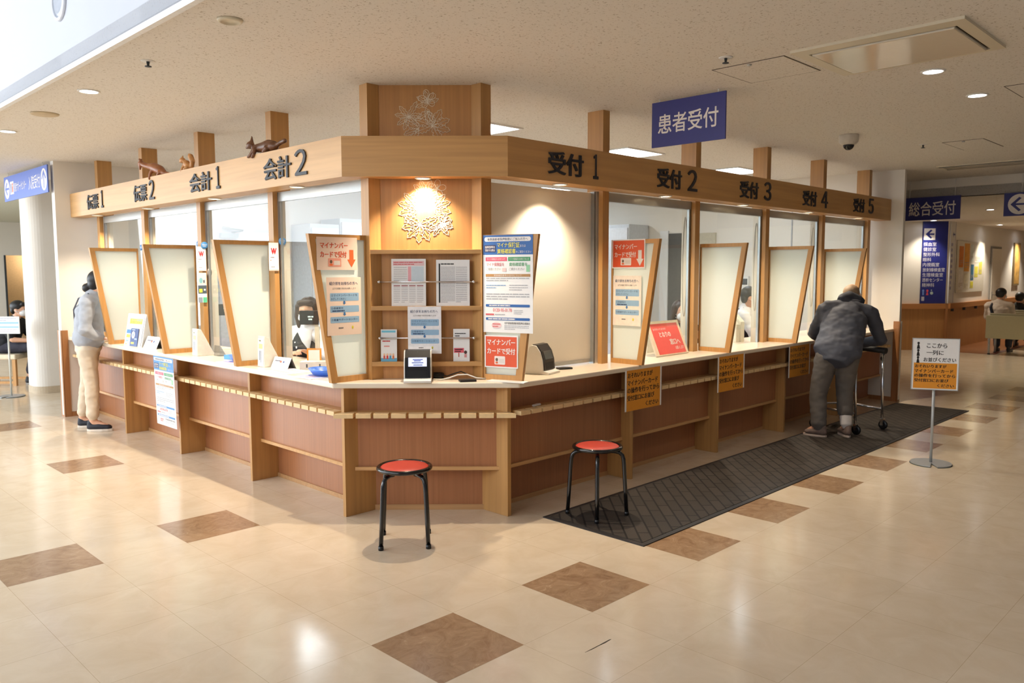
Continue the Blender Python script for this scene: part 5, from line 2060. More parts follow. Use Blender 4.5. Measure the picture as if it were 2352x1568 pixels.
for x, z, w, h, c, lab in ((0.10, 0.50, 0.28, 0.42, (214, 128, 56), 'orange poster on the corridor noticeboard, far left'), (0.44, 0.42, 0.34, 0.56, (226, 160, 70), 'tall orange and yellow poster on the corridor noticeboard'), (0.86, 0.62, 0.20, 0.34, (210, 214, 204), 'pale green poster on the corridor noticeboard'),
                         (1.12, 0.60, 0.44, 0.36, (224, 216, 200), 'cream poster at the top right of the corridor noticeboard'), (0.10, 0.06, 0.30, 0.40, (226, 220, 212), 'white poster on the corridor noticeboard, lower left'), (0.48, 0.06, 0.30, 0.32, (214, 204, 176), 'beige poster on the corridor noticeboard, lower middle'),
                         (0.90, 0.24, 0.20, 0.32, (60, 110, 140), 'blue-green poster on the corridor noticeboard'), (0.90, 0.08, 0.20, 0.13, (218, 206, 60), 'small yellow slip under the blue-green poster'), (1.16, 0.30, 0.24, 0.22, (216, 206, 80), 'square yellow poster on the corridor noticeboard'), (1.46, 0.36, 0.22, 0.26, (210, 200, 90), 'yellow poster on the corridor noticeboard, far right')):
    s = Sheet(w, h, mat('wall_poster_%d_%d' % (int(x * 100), int(z * 100)), c, 0.6, var=0.12, scale=8), 0.002)
    s.lines(0.1 * w, 0.9 * w, 0.1 * h, 0.35 * h, 3, ink((170, 150, 130)), 1, 0.4, int(x * 1000))
    p = P(18.35 - 0.925 + x + w / 2, 4.966 - 0.0265, 1.10 + z)
    tag(s.build('wall_poster', loc=p, rz=FV), lab, 'poster', 'posters on the corridor noticeboard')
t = thing('picture', 'narrow orange and green framed picture on the corridor wall, right edge', 'picture', P(21.95, 4.966, 1.18), FV)
s = Sheet(0.52, 1.0, mat('picture_frame_tan', (150, 130, 96), 0.5), 0.03)
s.build('picture_frame', t, loc=(0, -0.03, 0))
s = Sheet(0.44, 0.92, mat('picture_wash', (206, 160, 84), 0.6, var=0.35, scale=6), 0.002)
s.build('picture_sheet', t, loc=(0, -0.033, 0.04))

benchm = mat('pale_green_bench_vinyl', (188, 182, 148), 0.5, var=0.02)


def bench(label, loc, n_leg):
    t = thing('bench', label, 'bench', loc, FU, 'rows of waiting benches')
    b = MB()
    b.box(0, 1.9, 0, 0.035, 0.30, 0.72, benchm)
    b.build('back_panel', t, bevel=0.006)
    b = MB()
    b.box(0.05, 1.86, 0.035, 0.07, 0.50, 0.76, mat('bench_cushion', (172, 164, 136), 0.6))
    b.build('back_cushion', t, bevel=0.012)
    b = MB()
    b.box(0.03, 1.88, 0.05, 0.50, 0.36, 0.43, benchm)
    b.build('seat', t, bevel=0.015)
    for x, y in ((0.06, 0.03), (0.06, 0.44), (0.95, 0.03), (0.95, 0.44), (1.84, 0.03), (1.84, 0.44)):
        b = MB()
        b.tube([(x, y, 0.0), (x, y, 0.37)], 0.018, grey_paint, 12)
        b.lathe([(0.0, 0.0), (0.024, 0.0), (0.024, 0.02), (0.0, 0.02)], blackp, 12, c=(x, y, 0))
        b.build('leg', t)
    return t


bench('nearest pale green waiting bench seen from behind', P(16.55, 4.17), 3)
b2 = bench('second pale green waiting bench, in front of the man in black', P(18.15, 4.22), 3)
# ---- bench of the seated man far left
cw = mat('bench_cream', (232, 216, 186), 0.5)
bw = wood('bench_wood', (206, 156, 100), 'z')
t = thing('bench', 'cream bench with pale wooden legs under the man in black, left edge', 'bench', Vector((-7.36, 10.88, 0)), 0.0)
b = MB()
b.box(0.0, 0.62, 0.0, 0.55, 0.36, 0.43, cw)
b.build('seat', t, bevel=0.015)
b = MB()
b.box(-0.02, 0.05, 0.0, 0.55, 0.36, 0.80, cw)
b.build('backrest', t, bevel=0.015)
for x, y in ((0.03, 0.03), (0.59, 0.03), (0.03, 0.52), (0.59, 0.52)):
    b = MB()
    b.box(x - 0.022, x + 0.022, y - 0.022, y + 0.022, 0, 0.36, bw)
    b.build('leg', t)
b = MB()
b.box(0.03, 0.59, 0.015, 0.045, 0.03, 0.06, bw)
b.build('stretcher', t)
b = MB()
b.box(0.03, 0.59, 0.505, 0.535, 0.03, 0.06, bw)
b.build('stretcher', t)

b = MB()
b.prism([(-0.05, -0.012), (0.03, -0.016), (0.05, 0.0), (0.02, 0.014), (-0.04, 0.010)], 0.0, 0.010, whitep)
tag(b.build('paper_scrap', loc=P(3.80, 3.55, 0.672), rz=GRID + 0.2, bevel=0.002), 'scrap of white paper on the slotted rail right of the corner', 'paper')

# ================================================================== PEOPLE


from mathutils import noise as mnoise


class Blob:
    """overlapping tapered tubes and ellipsoids fused into one smooth surface"""

    def __init__(self, org):
        self.bm = bmesh.new()
        self.o = Vector(org)

    def tube(self, pts, rad, side=None, seg=28):
        pts = [Vector(p) - self.o for p in pts]
        n = len(pts)
        rad = [r if isinstance(r, tuple) else (r, r) for r in rad]
        fr = []
        pa = None
        for i, p in enumerate(pts):
            t = (pts[min(i + 1, n - 1)] - pts[max(i - 1, 0)]).normalized()
            a = Vector(side) if side is not None else (pa if pa is not None else t.orthogonal())
            a = a - t * a.dot(t)
            a = a.normalized() if a.length > 1e-5 else t.orthogonal().normalized()
            pa = a
            fr.append((p, t, a, t.cross(a), rad[i][0], rad[i][1]))
        rings = []

        def ring(p, a, b, ra, rb):
            rings.append([self.bm.verts.new(p + a * math.cos(2 * PI * j / seg) * ra + b * math.sin(2 * PI * j / seg) * rb) for j in range(seg)])
        p, t, a, b, ra, rb = fr[0]
        m = min(ra, rb)
        ring(p - t * m * 0.87, a, b, ra * 0.5, rb * 0.5)
        for q in fr:
            ring(q[0], q[2], q[3], q[4], q[5])
        p, t, a, b, ra, rb = fr[-1]
        m2 = min(ra, rb)
        ring(p + t * m2 * 0.87, a, b, ra * 0.5, rb * 0.5)
        for A, B in zip(rings, rings[1:]):
            for j in range(seg):
                self.bm.faces.new((A[j], A[(j + 1) % seg], B[(j + 1) % seg], B[j]))
        self.bm.faces.new(list(reversed(rings[0])))
        self.bm.faces.new(rings[-1])
        return self

    def ell(self, c, r, mx=None):
        M = Matrix.Translation(Vector(c) - self.o) @ (mx.to_4x4() if mx is not None else Matrix()) @ Matrix.Diagonal((r[0], r[1], r[2], 1))
        bmesh.ops.create_uvsphere(self.bm, u_segments=28, v_segments=20, radius=1.0, matrix=M)
        return self

    def build(self, name, m, parent, voxel=0.008, smooth=3, label=None, fold=0.0, fscale=9.0):
        me = bpy.data.meshes.new(name)
        bmesh.ops.recalc_face_normals(self.bm, faces=self.bm.faces[:])
        self.bm.to_mesh(me)
        self.bm.free()
        o = bpy.data.objects.new(name, me)
        COL.objects.link(o)
        rm = o.modifiers.new('r', 'REMESH')
        rm.mode = 'VOXEL'
        rm.voxel_size = voxel
        sm = o.modifiers.new('s', 'SMOOTH')
        sm.iterations = smooth
        sm.factor = 0.5
        dg = bpy.context.evaluated_depsgraph_get()
        dg.update()
        ne = bpy.data.meshes.new_from_object(o.evaluated_get(dg), depsgraph=dg)
        o.modifiers.clear()
        o.data = ne
        bpy.data.meshes.remove(me)
        ne.name = name
        ne.materials.clear()
        ne.materials.append(m)
        for p in ne.polygons:
            p.use_smooth = True
        if fold:            # soft cloth folds
            nrm = [v.normal.copy() for v in ne.vertices]
            for v, nn in zip(ne.vertices, nrm):
                c = v.co.copy()
                n1 = mnoise.noise(Vector((c.x * fscale, c.y * fscale, c.z * fscale * 1.6)))
                n2 = mnoise.noise(Vector((c.x * fscale * 2.3 + 7, c.y * fscale * 2.3, c.z * fscale * 3.4)))
                v.co = c + nn * fold * (n1 + 0.5 * n2)
            ne.update()
        o.parent = parent
        if label:
            o['label'] = label
        return o


def basis(f, up):
    """matrix whose x is right, y is forward, z is up"""
    up = Vector(up).normalized()
    f = Vector(f)
    f = (f - up * f.dot(up)).normalized()
    r = f.cross(up)
    return Matrix(((r.x, f.x, up.x), (r.y, f.y, up.y), (r.z, f.z, up.z)))


def head(B, c, M, s=1.0):
    c = Vector(c)

    def q(x, y, z):
        return c + M @ Vector((x * s, y * s, z * s))
    B.ell(q(0, -0.008, 0.022), (0.074 * s, 0.092 * s, 0.088 * s), M)
    B.ell(q(0, 0.030, -0.030), (0.060 * s, 0.060 * s, 0.078 * s), M)
    B.ell(q(0, 0.052, -0.080), (0.030 * s, 0.028 * s, 0.024 * s), M)
    B.tube([q(0, 0.086, 0.018), q(0, 0.104, -0.016), q(0, 0.096, -0.024)], [0.008 * s, 0.013 * s, 0.014 * s])
    B.tube([q(-0.035, 0.080, 0.026), q(0, 0.090, 0.026), q(0.035, 0.080, 0.026)], [0.009 * s, 0.010 * s, 0.009 * s])
    B.tube([q(-0.020, 0.083, -0.050), q(0, 0.090, -0.050), q(0.020, 0.083, -0.050)], [0.006 * s, 0.008 * s, 0.006 * s])
    for sx in (-1, 1):
        B.ell(q(sx * 0.077, -0.006, -0.008), (0.009 * s, 0.020 * s, 0.031 * s), M)


def face_parts(parent, org, c, M, s=1.0, mask=False):
    for sx in (-1, 1):
        b = MB()
        p = Vector(c) + M @ Vector((sx * 0.031 * s, 0.083 * s, 0.004 * s)) - Vector(org)
        b.ell(p, (0.013 * s, 0.006 * s, 0.006 * s), mat('eye_white', (226, 222, 216), 0.2), M, 12, 8)
        b.ell(p + M @ Vector((0, 0.0045 * s, 0)), (0.0058 * s, 0.003 * s, 0.0058 * s), blackp, M, 10, 6)
        b.build('eye', parent)
    if mask:
        B = Blob(org)
        q = lambda x, y, z: Vector(c) + M @ Vector((x * s, y * s, z * s))
        B.ell(q(0, 0.056, -0.046), (0.063 * s, 0.058 * s, 0.050 * s), M)
        o = B.build('face_mask', mat('white_face_mask', (232, 232, 232), 0.7), parent, 0.006, 2, 'white face mask')
        b = MB()
        for sx in (-1, 1):
            for z in (-0.022, -0.066):
                b.tube([q(sx * 0.058, 0.066, z) - Vector(org), q(sx * 0.076, 0.03, (z - 0.02) * 0.6) - Vector(org), q(sx * 0.083, -0.012, -0.010) - Vector(org)], 0.0022, mat('white_face_mask', (232, 232, 232), 0.7), 6)
        b.build('ear_loops', o)


def hand(B, w, d, n, side, curl=0.6, s=1.0):
    """w wrist, d pointing direction, n palm normal, side +1 when the thumb lies on d x n"""
    w, d, n = Vector(w), Vector(d).normalized(), Vector(n)
    n = (n - d * n.dot(d)).normalized()
    x = d.cross(n) * side
    B.tube([w - d * 0.01, w + d * 0.03 * s, w + d * 0.085 * s], [(0.024 * s, 0.018 * s), (0.036 * s, 0.017 * s), (0.040 * s, 0.014 * s)], side=x)
    for k, (off, ln) in enumerate(((0.031, 0.074), (0.0105, 0.083), (-0.0105, 0.076), (-0.031, 0.060))):
        p = w + d * 0.085 * s + x * off * s
        pts = [p - d * 0.015]
        a = 0.0
        dirv = d + x * (off * 2.2)
        for seg_, frac in enumerate((0.45, 0.32, 0.23)):
            a += curl * (0.45 + 0.25 * seg_) * (1 + 0.06 * k)
            st_ = (dirv.normalized() * math.cos(a) + n * math.sin(a)) * ln * frac * s
            p = p + st_
            pts.append(p)
        B.tube(pts, [0.0095 * s, 0.0092 * s, 0.0085 * s, 0.0075 * s], seg=8)
    p = w + d * 0.025 * s + x * 0.026 * s
    B.tube([p, p + (d * 0.5 + x * 0.8 + n * 0.25).normalized() * 0.035 * s, p + (d * 0.5 + x * 0.8 + n * 0.25).normalized() * 0.035 * s + (d * 0.9 + x * 0.35 + n * 0.5).normalized() * 0.032 * s], [0.013 * s, 0.011 * s, 0.008 * s], seg=8)


def shoe(parent, org, heel, toe, up_m, sole_m, name='shoe', w=0.044, h=0.075):
    heel, toe = Vector(heel), Vector(toe)
    d = (toe - heel).normalized()
    L = (toe - heel).length
    sd = Vector((d.y, -d.x, 0))
    z = Vector((0, 0, 1))
    B = Blob(org)
    B.tube([heel + d * 0.035 + z * 0.045, heel + d * L * 0.45 + z * 0.048, heel + d * (L - 0.04) + z * 0.036], [(w * 0.80, 0.036), (w, 0.036), (w * 0.92, 0.024)], side=sd)
    B.tube([heel + d * 0.045 + z * 0.05, heel + d * 0.05 + z * (h + 0.02)], [(w * 0.74, 0.044), (w * 0.66, 0.040)], side=sd)
    o = B.build(name, up_m, parent, 0.006, 2)
    b = MB()
    n = 14
    pts = []
    for i in range(n):
        t = 2 * PI * i / n
        x = 0.5 + 0.5 * math.cos(t)
        ww = w * (1.06 if x > 0.5 else 0.9)
        pts.append(heel + d * (x * L) + sd * math.sin(t) * ww - Vector(org))
    b.prism([(p.x, p.y) for p in pts], 0.0 - org[2], 0.024 - org[2], sole_m)
    b.build('sole', o, bevel=0.004)
    return o


skin = mat('skin', (222, 172, 142), 0.5, var=0.04, scale=40)
skin2 = mat('skin_shaded', (206, 152, 122), 0.5, var=0.04, scale=40)  # slightly darker skin tone for some figures
hairb = mat('black_hair', (26, 23, 22), 0.45, var=0.25, scale=90)
hairbr = mat('dark_brown_hair', (58, 40, 32), 0.45, var=0.25, scale=90)
V3 = Vector


def person(label, org, mats, J, f, spec):
    """one figure: J holds the joints in world space"""
    root = thing('person', label, 'person', org)
    o = V3(org)
    f = V3(f)
    lat = V3((f.y, -f.x, 0)).normalized()      # towards the person's right
    Mh = basis(spec.get('look', f), spec.get('hup', (0, 0, 1)))
    s = spec.get('s', 1.0)
    sk = mats['skin']
    vx = spec.get('voxel', 0.008)
    B = Blob(o)
    hc = V3(J['head'])
    head(B, hc, Mh, s)
    nb = V3(J['neck'])
    B.tube([nb, hc + Mh @ V3((0, -0.02, -0.05)) * s], [0.056 * s, 0.050 * s])
    pel, chest = V3(J['pelvis']), V3(J['chest'])
    B.tube([pel, (pel + chest) / 2, chest, nb - (nb - chest) * 0.25], [(0.135 * s, 0.095 * s), (0.125 * s, 0.088 * s), (0.150 * s, 0.098 * s), (0.07 * s, 0.06 * s)], side=lat)
    for k in ('l', 'r'):
        sh, el, wr = (V3(J[k + x]) for x in ('sh', 'el', 'wr'))
        B.tube([sh, el], [0.046 * s, 0.036 * s])
        B.tube([el, wr], [0.037 * s, 0.026 * s])
        B.tube([chest + (nb - chest) * 0.6, sh], [0.06 * s, 0.052 * s])
        d = V3(J.get(k + 'hd', (wr - el)))
        n = V3(J.get(k + 'pn', (0, 0, -1)))
        hand(B, wr, d, n, (-1 if k == 'r' else 1), spec.get('curl', 0.55), s)
        hp, kn, an = (V3(J[k + x]) for x in ('hip', 'kn', 'an'))
        B.tube([hp, kn], [0.075 * s, 0.050 * s])
        B.tube([kn, kn + (an - kn) * 0.35, an], [0.050 * s, 0.052 * s, 0.034 * s])
        td = V3(J[k + 'toe']) - V3(J[k + 'heel'])
        B.tube([an, V3(J[k + 'heel']) + td * 0.8 + V3((0, 0, 0.035))], [0.034, 0.026])
    B.build('body', sk, root, vx, 3)
    face_parts(root, o, hc, Mh, s, spec.get('mask', False))
    # top
    B = Blob(o)
    hem = V3(J['hem'])
    tw = spec.get('tw', 1.0)
    B.tube([hem, (hem + chest) / 2, chest, chest + (nb - chest) * 0.72], [(0.190 * s * tw, 0.140 * s), (0.178 * s * tw, 0.130 * s), (0.178 * s * tw, 0.128 * s), (0.105 * s, 0.085 * s)], side=lat)
    B.tube([chest + (nb - chest) * 0.7, nb + (nb - chest) * 0.10], [0.078 * s, 0.066 * s])
    for k in ('l', 'r'):
        sh, el, wr = (V3(J[k + x]) for x in ('sh', 'el', 'wr'))
        B.tube([chest + (nb - chest) * 0.62, sh], [0.085 * s, 0.070 * s])
        if spec.get('short'):
            B.tube([sh, sh + (el - sh) * 0.75], [0.070 * s, 0.062 * s])
        else:
            B.tube([sh, sh + (el - sh) * 0.5, el], [0.072 * s, 0.062 * s, 0.058 * s])
            B.tube([el, wr - (wr - el) * 0.12], [0.058 * s, 0.044 * s])
    B.build(spec.get('topname', 'jacket'), mats['top'], root, vx, 5, fold=0.010)
    # trousers
    B = Blob(o)
    hp0 = (V3(J['lhip']) + V3(J['rhip'])) / 2
    B.tube([hp0 + (pel - hp0) * spec.get('waist', 1.2), hp0], [(0.150 * s, 0.105 * s), (0.152 * s, 0.120 * s)], side=lat)
    for k in ('l', 'r'):
        hp, kn, an = (V3(J[k + x]) for x in ('hip', 'kn', 'an'))
        g = spec.get('thick', 1.0)
        B.tube([hp, kn], [0.098 * s * g, 0.070 * s * g])
        e = kn + (an - kn) * spec.get('cuff', 0.92)
        if k == 'r' and 'cuff_r' in spec:
            e = kn + (an - kn) * spec['cuff_r']
        B.tube([kn, e], [0.070 * s * g, 0.058 * s * spec.get('legw', 1.0)])
    B.build('trousers', mats['bottom'], root, vx, 5, fold=0.006, fscale=11)
    for k in ('l', 'r'):
        shoe(root, o, J[k + 'heel'], J[k + 'toe'], mats['shoe'], mats['sole'])
    return root, o, Mh, hc, s


# ---- the bending man at the walker
J = dict(head=(3.335, 7.80, 1.305), neck=(3.255, 7.67, 1.245), chest=(3.175, 7.54, 1.10), pelvis=(3.03, 7.35, 0.84), hem=(3.015, 7.325, 0.79),
         lsh=(3.02, 7.62, 1.19), lel=(2.935, 7.69, 0.95), lwr=(3.10, 7.86, 0.845), rsh=(3.42, 7.56, 1.15), rel=(3.555, 7.62, 0.885), rwr=(3.42, 7.80, 0.835),
         lhd=(0.6, 0.8, 0), rhd=(-0.75, 0.6, 0), lhip=(2.945, 7.37, 0.76), rhip=(3.115, 7.33, 0.76), lkn=(2.885, 7.40, 0.42), rkn=(3.125, 7.39, 0.42),
         lan=(2.885, 7.37, 0.10), ran=(3.135, 7.35, 0.10), lheel=(2.945, 7.315, 0), ltoe=(2.775, 7.46, 0), rheel=(3.14, 7.285, 0), rtoe=(3.15, 7.53, 0))
for k in ('lheel', 'ltoe', 'rheel', 'rtoe'):
    J[k] = (J[k][0], J[k][1], 0.008)
jac = mat('slate_jacket', (68, 70, 80), 0.75, var=0.10, scale=14)
tr_g = mat('grey_brown_trousers', (94, 87, 81), 0.8, var=0.10, scale=12)
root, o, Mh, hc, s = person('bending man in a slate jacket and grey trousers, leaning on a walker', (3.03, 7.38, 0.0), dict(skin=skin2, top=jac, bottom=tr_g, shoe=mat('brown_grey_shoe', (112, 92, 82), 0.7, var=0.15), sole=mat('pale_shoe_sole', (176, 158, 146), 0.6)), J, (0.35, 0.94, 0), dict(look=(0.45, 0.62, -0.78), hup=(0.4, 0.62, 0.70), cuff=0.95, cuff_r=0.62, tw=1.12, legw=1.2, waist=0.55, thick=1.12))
B = Blob(o)
B.tube([(3.18, 7.63, 1.275), (3.26, 7.68, 1.285), (3.35, 7.66, 1.255)], [0.055, 0.070, 0.055])
B.ell((3.245, 7.62, 1.235), (0.12, 0.06, 0.05))
B.build('hood', mat('dark_hood', (52, 54, 62), 0.8, var=0.1), root, 0.008, 3, 'dark hood at the nape')
B = Blob(o)
B.ell(hc + Mh @ V3((0, -0.026, 0.012)), (0.078, 0.082, 0.080), Mh)
B.build('hair', mat('thin_grey_brown_hair', (150, 124, 96), 0.6, var=0.2, scale=60), root, 0.006, 2, 'short thin greyish hair')
B = Blob(o)
B.tube([(3.133, 7.352, 0.125), (3.13, 7.36, 0.25)], [0.052, 0.056])
B.build('ankle_bandage', mat('white_bandage', (214, 206, 200), 0.8, var=0.05), root, 0.007, 2, 'white bandage above the right shoe')

# ---- walker under his arms
t = thing('walker', 'chrome forearm walker with a black padded top under the bending man', 'walker', V3((3.33, 7.73, 0.008)), 0.60)
b = MB()
U_ = []
for i in range(13):
    a = math.radians(180 + 180 * i / 12)
    U_.append((0.235 * math.cos(a), 0.10 - 0.20 * math.sin(a) - 0.10, 0.775))
pts = [(-0.235, -0.21, 0.765)] + U_[:] + [(0.235, -0.21, 0.765)]
b.tube(pts, 0.030, mat('black_vinyl_pad', (26, 25, 26), 0.5, var=0.06), 12)
b.build('arm_pad', t)
tubs = chrome
for sx in (-1, 1):
    b = MB()
    b.tube([(sx * 0.225, -0.19, 0.75), (sx * 0.225, -0.19, 0.40), (sx * 0.225, -0.20, 0.09)], 0.0125, tubs, 12)
    b.build('leg', t)
    b = MB()
    b.tube([(sx * 0.225, 0.10, 0.75), (sx * 0.225, 0.10, 0.40), (sx * 0.228, 0.115, 0.34), (sx * 0.245, 0.20, 0.30), (sx * 0.25, 0.235, 0.24), (sx * 0.25, 0.24, 0.09)], 0.0125, tubs, 12)
    b.build('leg', t)
    for y, x in ((-0.20, 0.225), (0.24, 0.25)):
        b = MB()
        b.lathe([(0.010, -0.016), (0.040, -0.014), (0.045, -0.008), (0.045, 0.008), (0.040, 0.014), (0.010, 0.016)], blackp, 24, mx=Matrix.Translation((sx * x, y - 0.012, 0.045)) @ Matrix.Rotation(PI / 2, 4, 'Y'))
        b.box(sx * x - 0.020, sx * x - 0.016, y - 0.02, y + 0.01, 0.04, 0.10, chrome)
        b.box(sx * x + 0.016, sx * x + 0.020, y - 0.02, y + 0.01, 0.04, 0.10, chrome)
        b.box(sx * x - 0.020, sx * x + 0.020, y - 0.02, y + 0.01, 0.095, 0.102, chrome)
        b.build('caster', t)
    b = MB()
    b.ell((sx * 0.255, -0.165, 0.685), (0.014, 0.022, 0.026), blackp, u=14, v=10)
    b.tube([(sx * 0.228, -0.18, 0.69), (sx * 0.255, -0.17, 0.686)], 0.006, blackp, 8)
    b.build('knob', t)
b = MB()
b.tube([(-0.225, -0.197, 0.20), (-0.22, 0.10, 0.205), (-0.19, 0.20, 0.21), (0.0, 0.255, 0.215), (0.19, 0.20, 0.21), (0.22, 0.10, 0.205), (0.225, -0.197, 0.20)], 0.0115, tubs, 12)
b.build('lower_hoop', t)
B = Blob((3.37, 7.86, 0.80))
B.ell((3.40, 7.80, 0.812), (0.060, 0.045, 0.018))
B.ell((3.37, 7.85, 0.820), (0.05, 0.05, 0.020))
o2 = B.build('cloth', mat('blue_cloth', (96, 120, 184), 0.8, var=0.08), None, 0.006, 2)
o2.location = (3.37, 7.86, 0.80 + 0.0)
tag(o2, 'small blue cloth under the right hand of the bending man', 'cloth')

# ---- the woman at the left window
J = dict(head=(-3.985, 7.83, 1.452), neck=(-4.045, 7.81, 1.335), chest=(-4.085, 7.80, 1.17), pelvis=(-4.12, 7.81, 0.88), hem=(-4.115, 7.81, 0.875),
         lsh=(-4.13, 7.985, 1.27), lel=(-4.06, 8.03, 1.01), lwr=(-3.87, 8.02, 0.945), rsh=(-4.02, 7.645, 1.27), rel=(-4.03, 7.59, 0.995), rwr=(-3.925, 7.705, 0.915), rhd=(0.75, 0.60, -0.15),
         lhip=(-4.145, 7.90, 0.80), rhip=(-4.095, 7.73, 0.80), lkn=(-4.205, 7.92, 0.45), rkn=(-4.065, 7.74, 0.45), lan=(-4.275, 7.93, 0.09), ran=(-4.07, 7.74, 0.09),
         lheel=(-4.32, 7.915, 0.0), ltoe=(-4.08, 7.975, 0), rheel=(-4.13, 7.73, 0), rtoe=(-3.885, 7.77, 0))
gden = mat('grey_denim_jacket', (168, 172, 180), 0.75, var=0.07, scale=16)
root, o, Mh, hc, s = person('woman in a grey jacket and beige trousers at the far left window', (-4.13, 7.83, 0.0), dict(skin=skin, top=gden, bottom=mat('beige_trousers', (222, 204, 180), 0.8, var=0.05, scale=12), shoe=mat('navy_shoe', (28, 30, 42), 0.6, var=0.1), sole=mat('cream_shoe_sole', (226, 214, 200), 0.6)), J, (0.95, 0.31, 0), dict(cuff=0.82, tw=0.88, legw=1.0, curl=0.7, thick=0.93))
B = Blob(o)
B.ell(hc + Mh @ V3((0, -0.022, 0.026)), (0.083, 0.092, 0.094), Mh)
B.ell(hc + Mh @ V3((0, -0.05, -0.02)), (0.074, 0.060, 0.075), Mh)
B.ell(hc + Mh @ V3((0, -0.115, -0.055)), (0.048, 0.046, 0.046), Mh)
B.build('hair', hairb, root, 0.007, 2, 'black hair tied in a low bun')
b = MB()
q = lambda x, y, z: V3((x, y, z)) - o
b.tube([q(-4.01, 7.66, 1.345), q(-4.11, 7.66, 1.30), q(-4.205, 7.74, 1.19), q(-4.245, 7.82, 1.05), q(-4.22, 7.95, 0.93)], 0.0075, mat('grey_bag_strap', (92, 96, 108), 0.7), 8)
b.build('bag_strap', root, 'dark bag strap across the back')

# ---- clerk in a vest behind the left glass
J = dict(head=(-1.69, 6.72, 1.215), neck=(-1.70, 6.75, 1.09), chest=(-1.705, 6.78, 0.93), pelvis=(-1.70, 6.84, 0.60), hem=(-1.70, 6.83, 0.62),
         lsh=(-1.54, 6.67, 1.02), lel=(-1.50, 6.58, 0.80), lwr=(-1.60, 6.44, 0.885), rsh=(-1.86, 6.86, 1.02), rel=(-1.90, 6.78, 0.79), rwr=(-1.80, 6.62, 0.86),
         lhip=(-1.62, 6.80, 0.54), rhip=(-1.78, 6.88, 0.54), lkn=(-1.80, 6.52, 0.50), rkn=(-1.96, 6.60, 0.50), lan=(-1.78, 6.52, 0.09), ran=(-1.94, 6.60, 0.09),
         lheel=(-1.76, 6.57, 0), ltoe=(-1.88, 6.37, 0), rheel=(-1.92, 6.65, 0), rtoe=(-2.04, 6.45, 0))
shirt = mat('white_shirt', (232, 228, 230), 0.75, var=0.03)
darkt = mat('dark_trousers', (38, 38, 46), 0.8, var=0.1)
root, o, Mh, hc, s = person('clerk with brown hair, mask and black vest behind the customer display', (-1.70, 6.80, 0.0), dict(skin=skin, top=shirt, bottom=darkt, shoe=blackp, sole=blackp), J, (-0.45, -0.89, 0), dict(mask=True, tw=0.86, s=0.98, topname='shirt', voxel=0.009, look=(-0.1, -1, 0)))
B = Blob(o)
B.tube([(-1.70, 6.82, 0.64), (-1.705, 6.78, 0.93), (-1.702, 6.76, 1.045)], [(0.168, 0.135), (0.160, 0.130), (0.115, 0.085)], side=(0.89, -0.45, 0))
B.build('vest', mat('black_vest', (26, 25, 28), 0.75, var=0.08), root, 0.009, 3, 'black vest')
b = MB()
# white collar and shirt opening laid over the vest
for pts in ([(-1.70, 6.615, 1.075), (-1.755, 6.645, 1.06), (-1.745, 6.632, 0.985), (-1.675, 6.617, 0.90), (-1.635, 6.625, 0.99), (-1.635, 6.62, 1.06)],):
    B2 = Blob(o)
    B2.tube([(-1.70, 6.66, 1.06), (-1.685, 6.638, 0.98), (-1.67, 6.634, 0.915)], [(0.070, 0.02), (0.045, 0.018), (0.012, 0.012)], side=(1, -0.2, 0))
    B2.build('collar', shirt, root, 0.006, 2, 'white open collar')
b.bm.free()
B = Blob(o)
B.ell(hc + Mh @ V3((0, -0.026, 0.034)), (0.090, 0.092, 0.094), Mh)
B.ell(hc + Mh @ V3((0, -0.045, -0.05)), (0.086, 0.060, 0.095), Mh)
for sx in (-1, 1):
    B.tube([hc + Mh @ V3((sx * 0.076, 0.02, 0.05)), hc + Mh @ V3((sx * 0.086, 0.012, -0.04)), hc + Mh @ V3((sx * 0.080, 0.0, -0.125))], [0.026, 0.026, 0.016])
B.tube([hc + Mh @ V3((-0.05, 0.062, 0.075)), hc + Mh @ V3((0.05, 0.062, 0.075))], [0.026, 0.026])
B.build('hair', hairbr, root, 0.007, 2, 'brown bobbed hair')

# ---- clerk in profile behind the right glass
J = dict(head=(2.44, 8.06, 1.275), neck=(2.395, 8.08, 1.155), chest=(2.36, 8.10, 0.99), pelvis=(2.32, 8.12, 0.64), hem=(2.33, 8.12, 0.66),
         lsh=(2.42, 8.27, 1.08), lel=(2.53, 8.26, 0.86), lwr=(2.70, 8.14, 0.90), rsh=(2.33, 7.92, 1.08), rel=(2.44, 7.86, 0.86), rwr=(2.62, 7.86, 0.91),
         lhip=(2.35, 8.20, 0.56), rhip=(2.31, 8.04, 0.56), lkn=(2.70, 8.10, 0.52), rkn=(2.66, 7.95, 0.52), lan=(2.68, 8.10, 0.09), ran=(2.64, 7.95, 0.09),
         lheel=(2.63, 8.11, 0), ltoe=(2.86, 8.05, 0), rheel=(2.59, 7.96, 0), rtoe=(2.82, 7.90, 0))
for k in J:
    J[k] = (J[k][0] + 0.20, J[k][1] + 0.70, J[k][2] - (0.02 if J[k][2] > 0.15 else 0))
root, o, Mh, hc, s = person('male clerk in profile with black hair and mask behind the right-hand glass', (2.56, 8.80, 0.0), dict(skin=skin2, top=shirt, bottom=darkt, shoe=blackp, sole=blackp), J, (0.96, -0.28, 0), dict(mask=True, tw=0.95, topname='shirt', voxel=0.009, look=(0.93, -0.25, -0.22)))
B = Blob(o)
B.tube([(2.53, 8.82, 0.66), (2.56, 8.80, 0.97), (2.578, 8.79, 1.07)], [(0.184, 0.138), (0.184, 0.136), (0.135, 0.098)], side=(0.28, 0.96, 0))
B.build('vest', mat('dark_purple_vest', (46, 36, 46), 0.75, var=0.08), root, 0.009, 3, 'dark vest')
B = Blob(o)
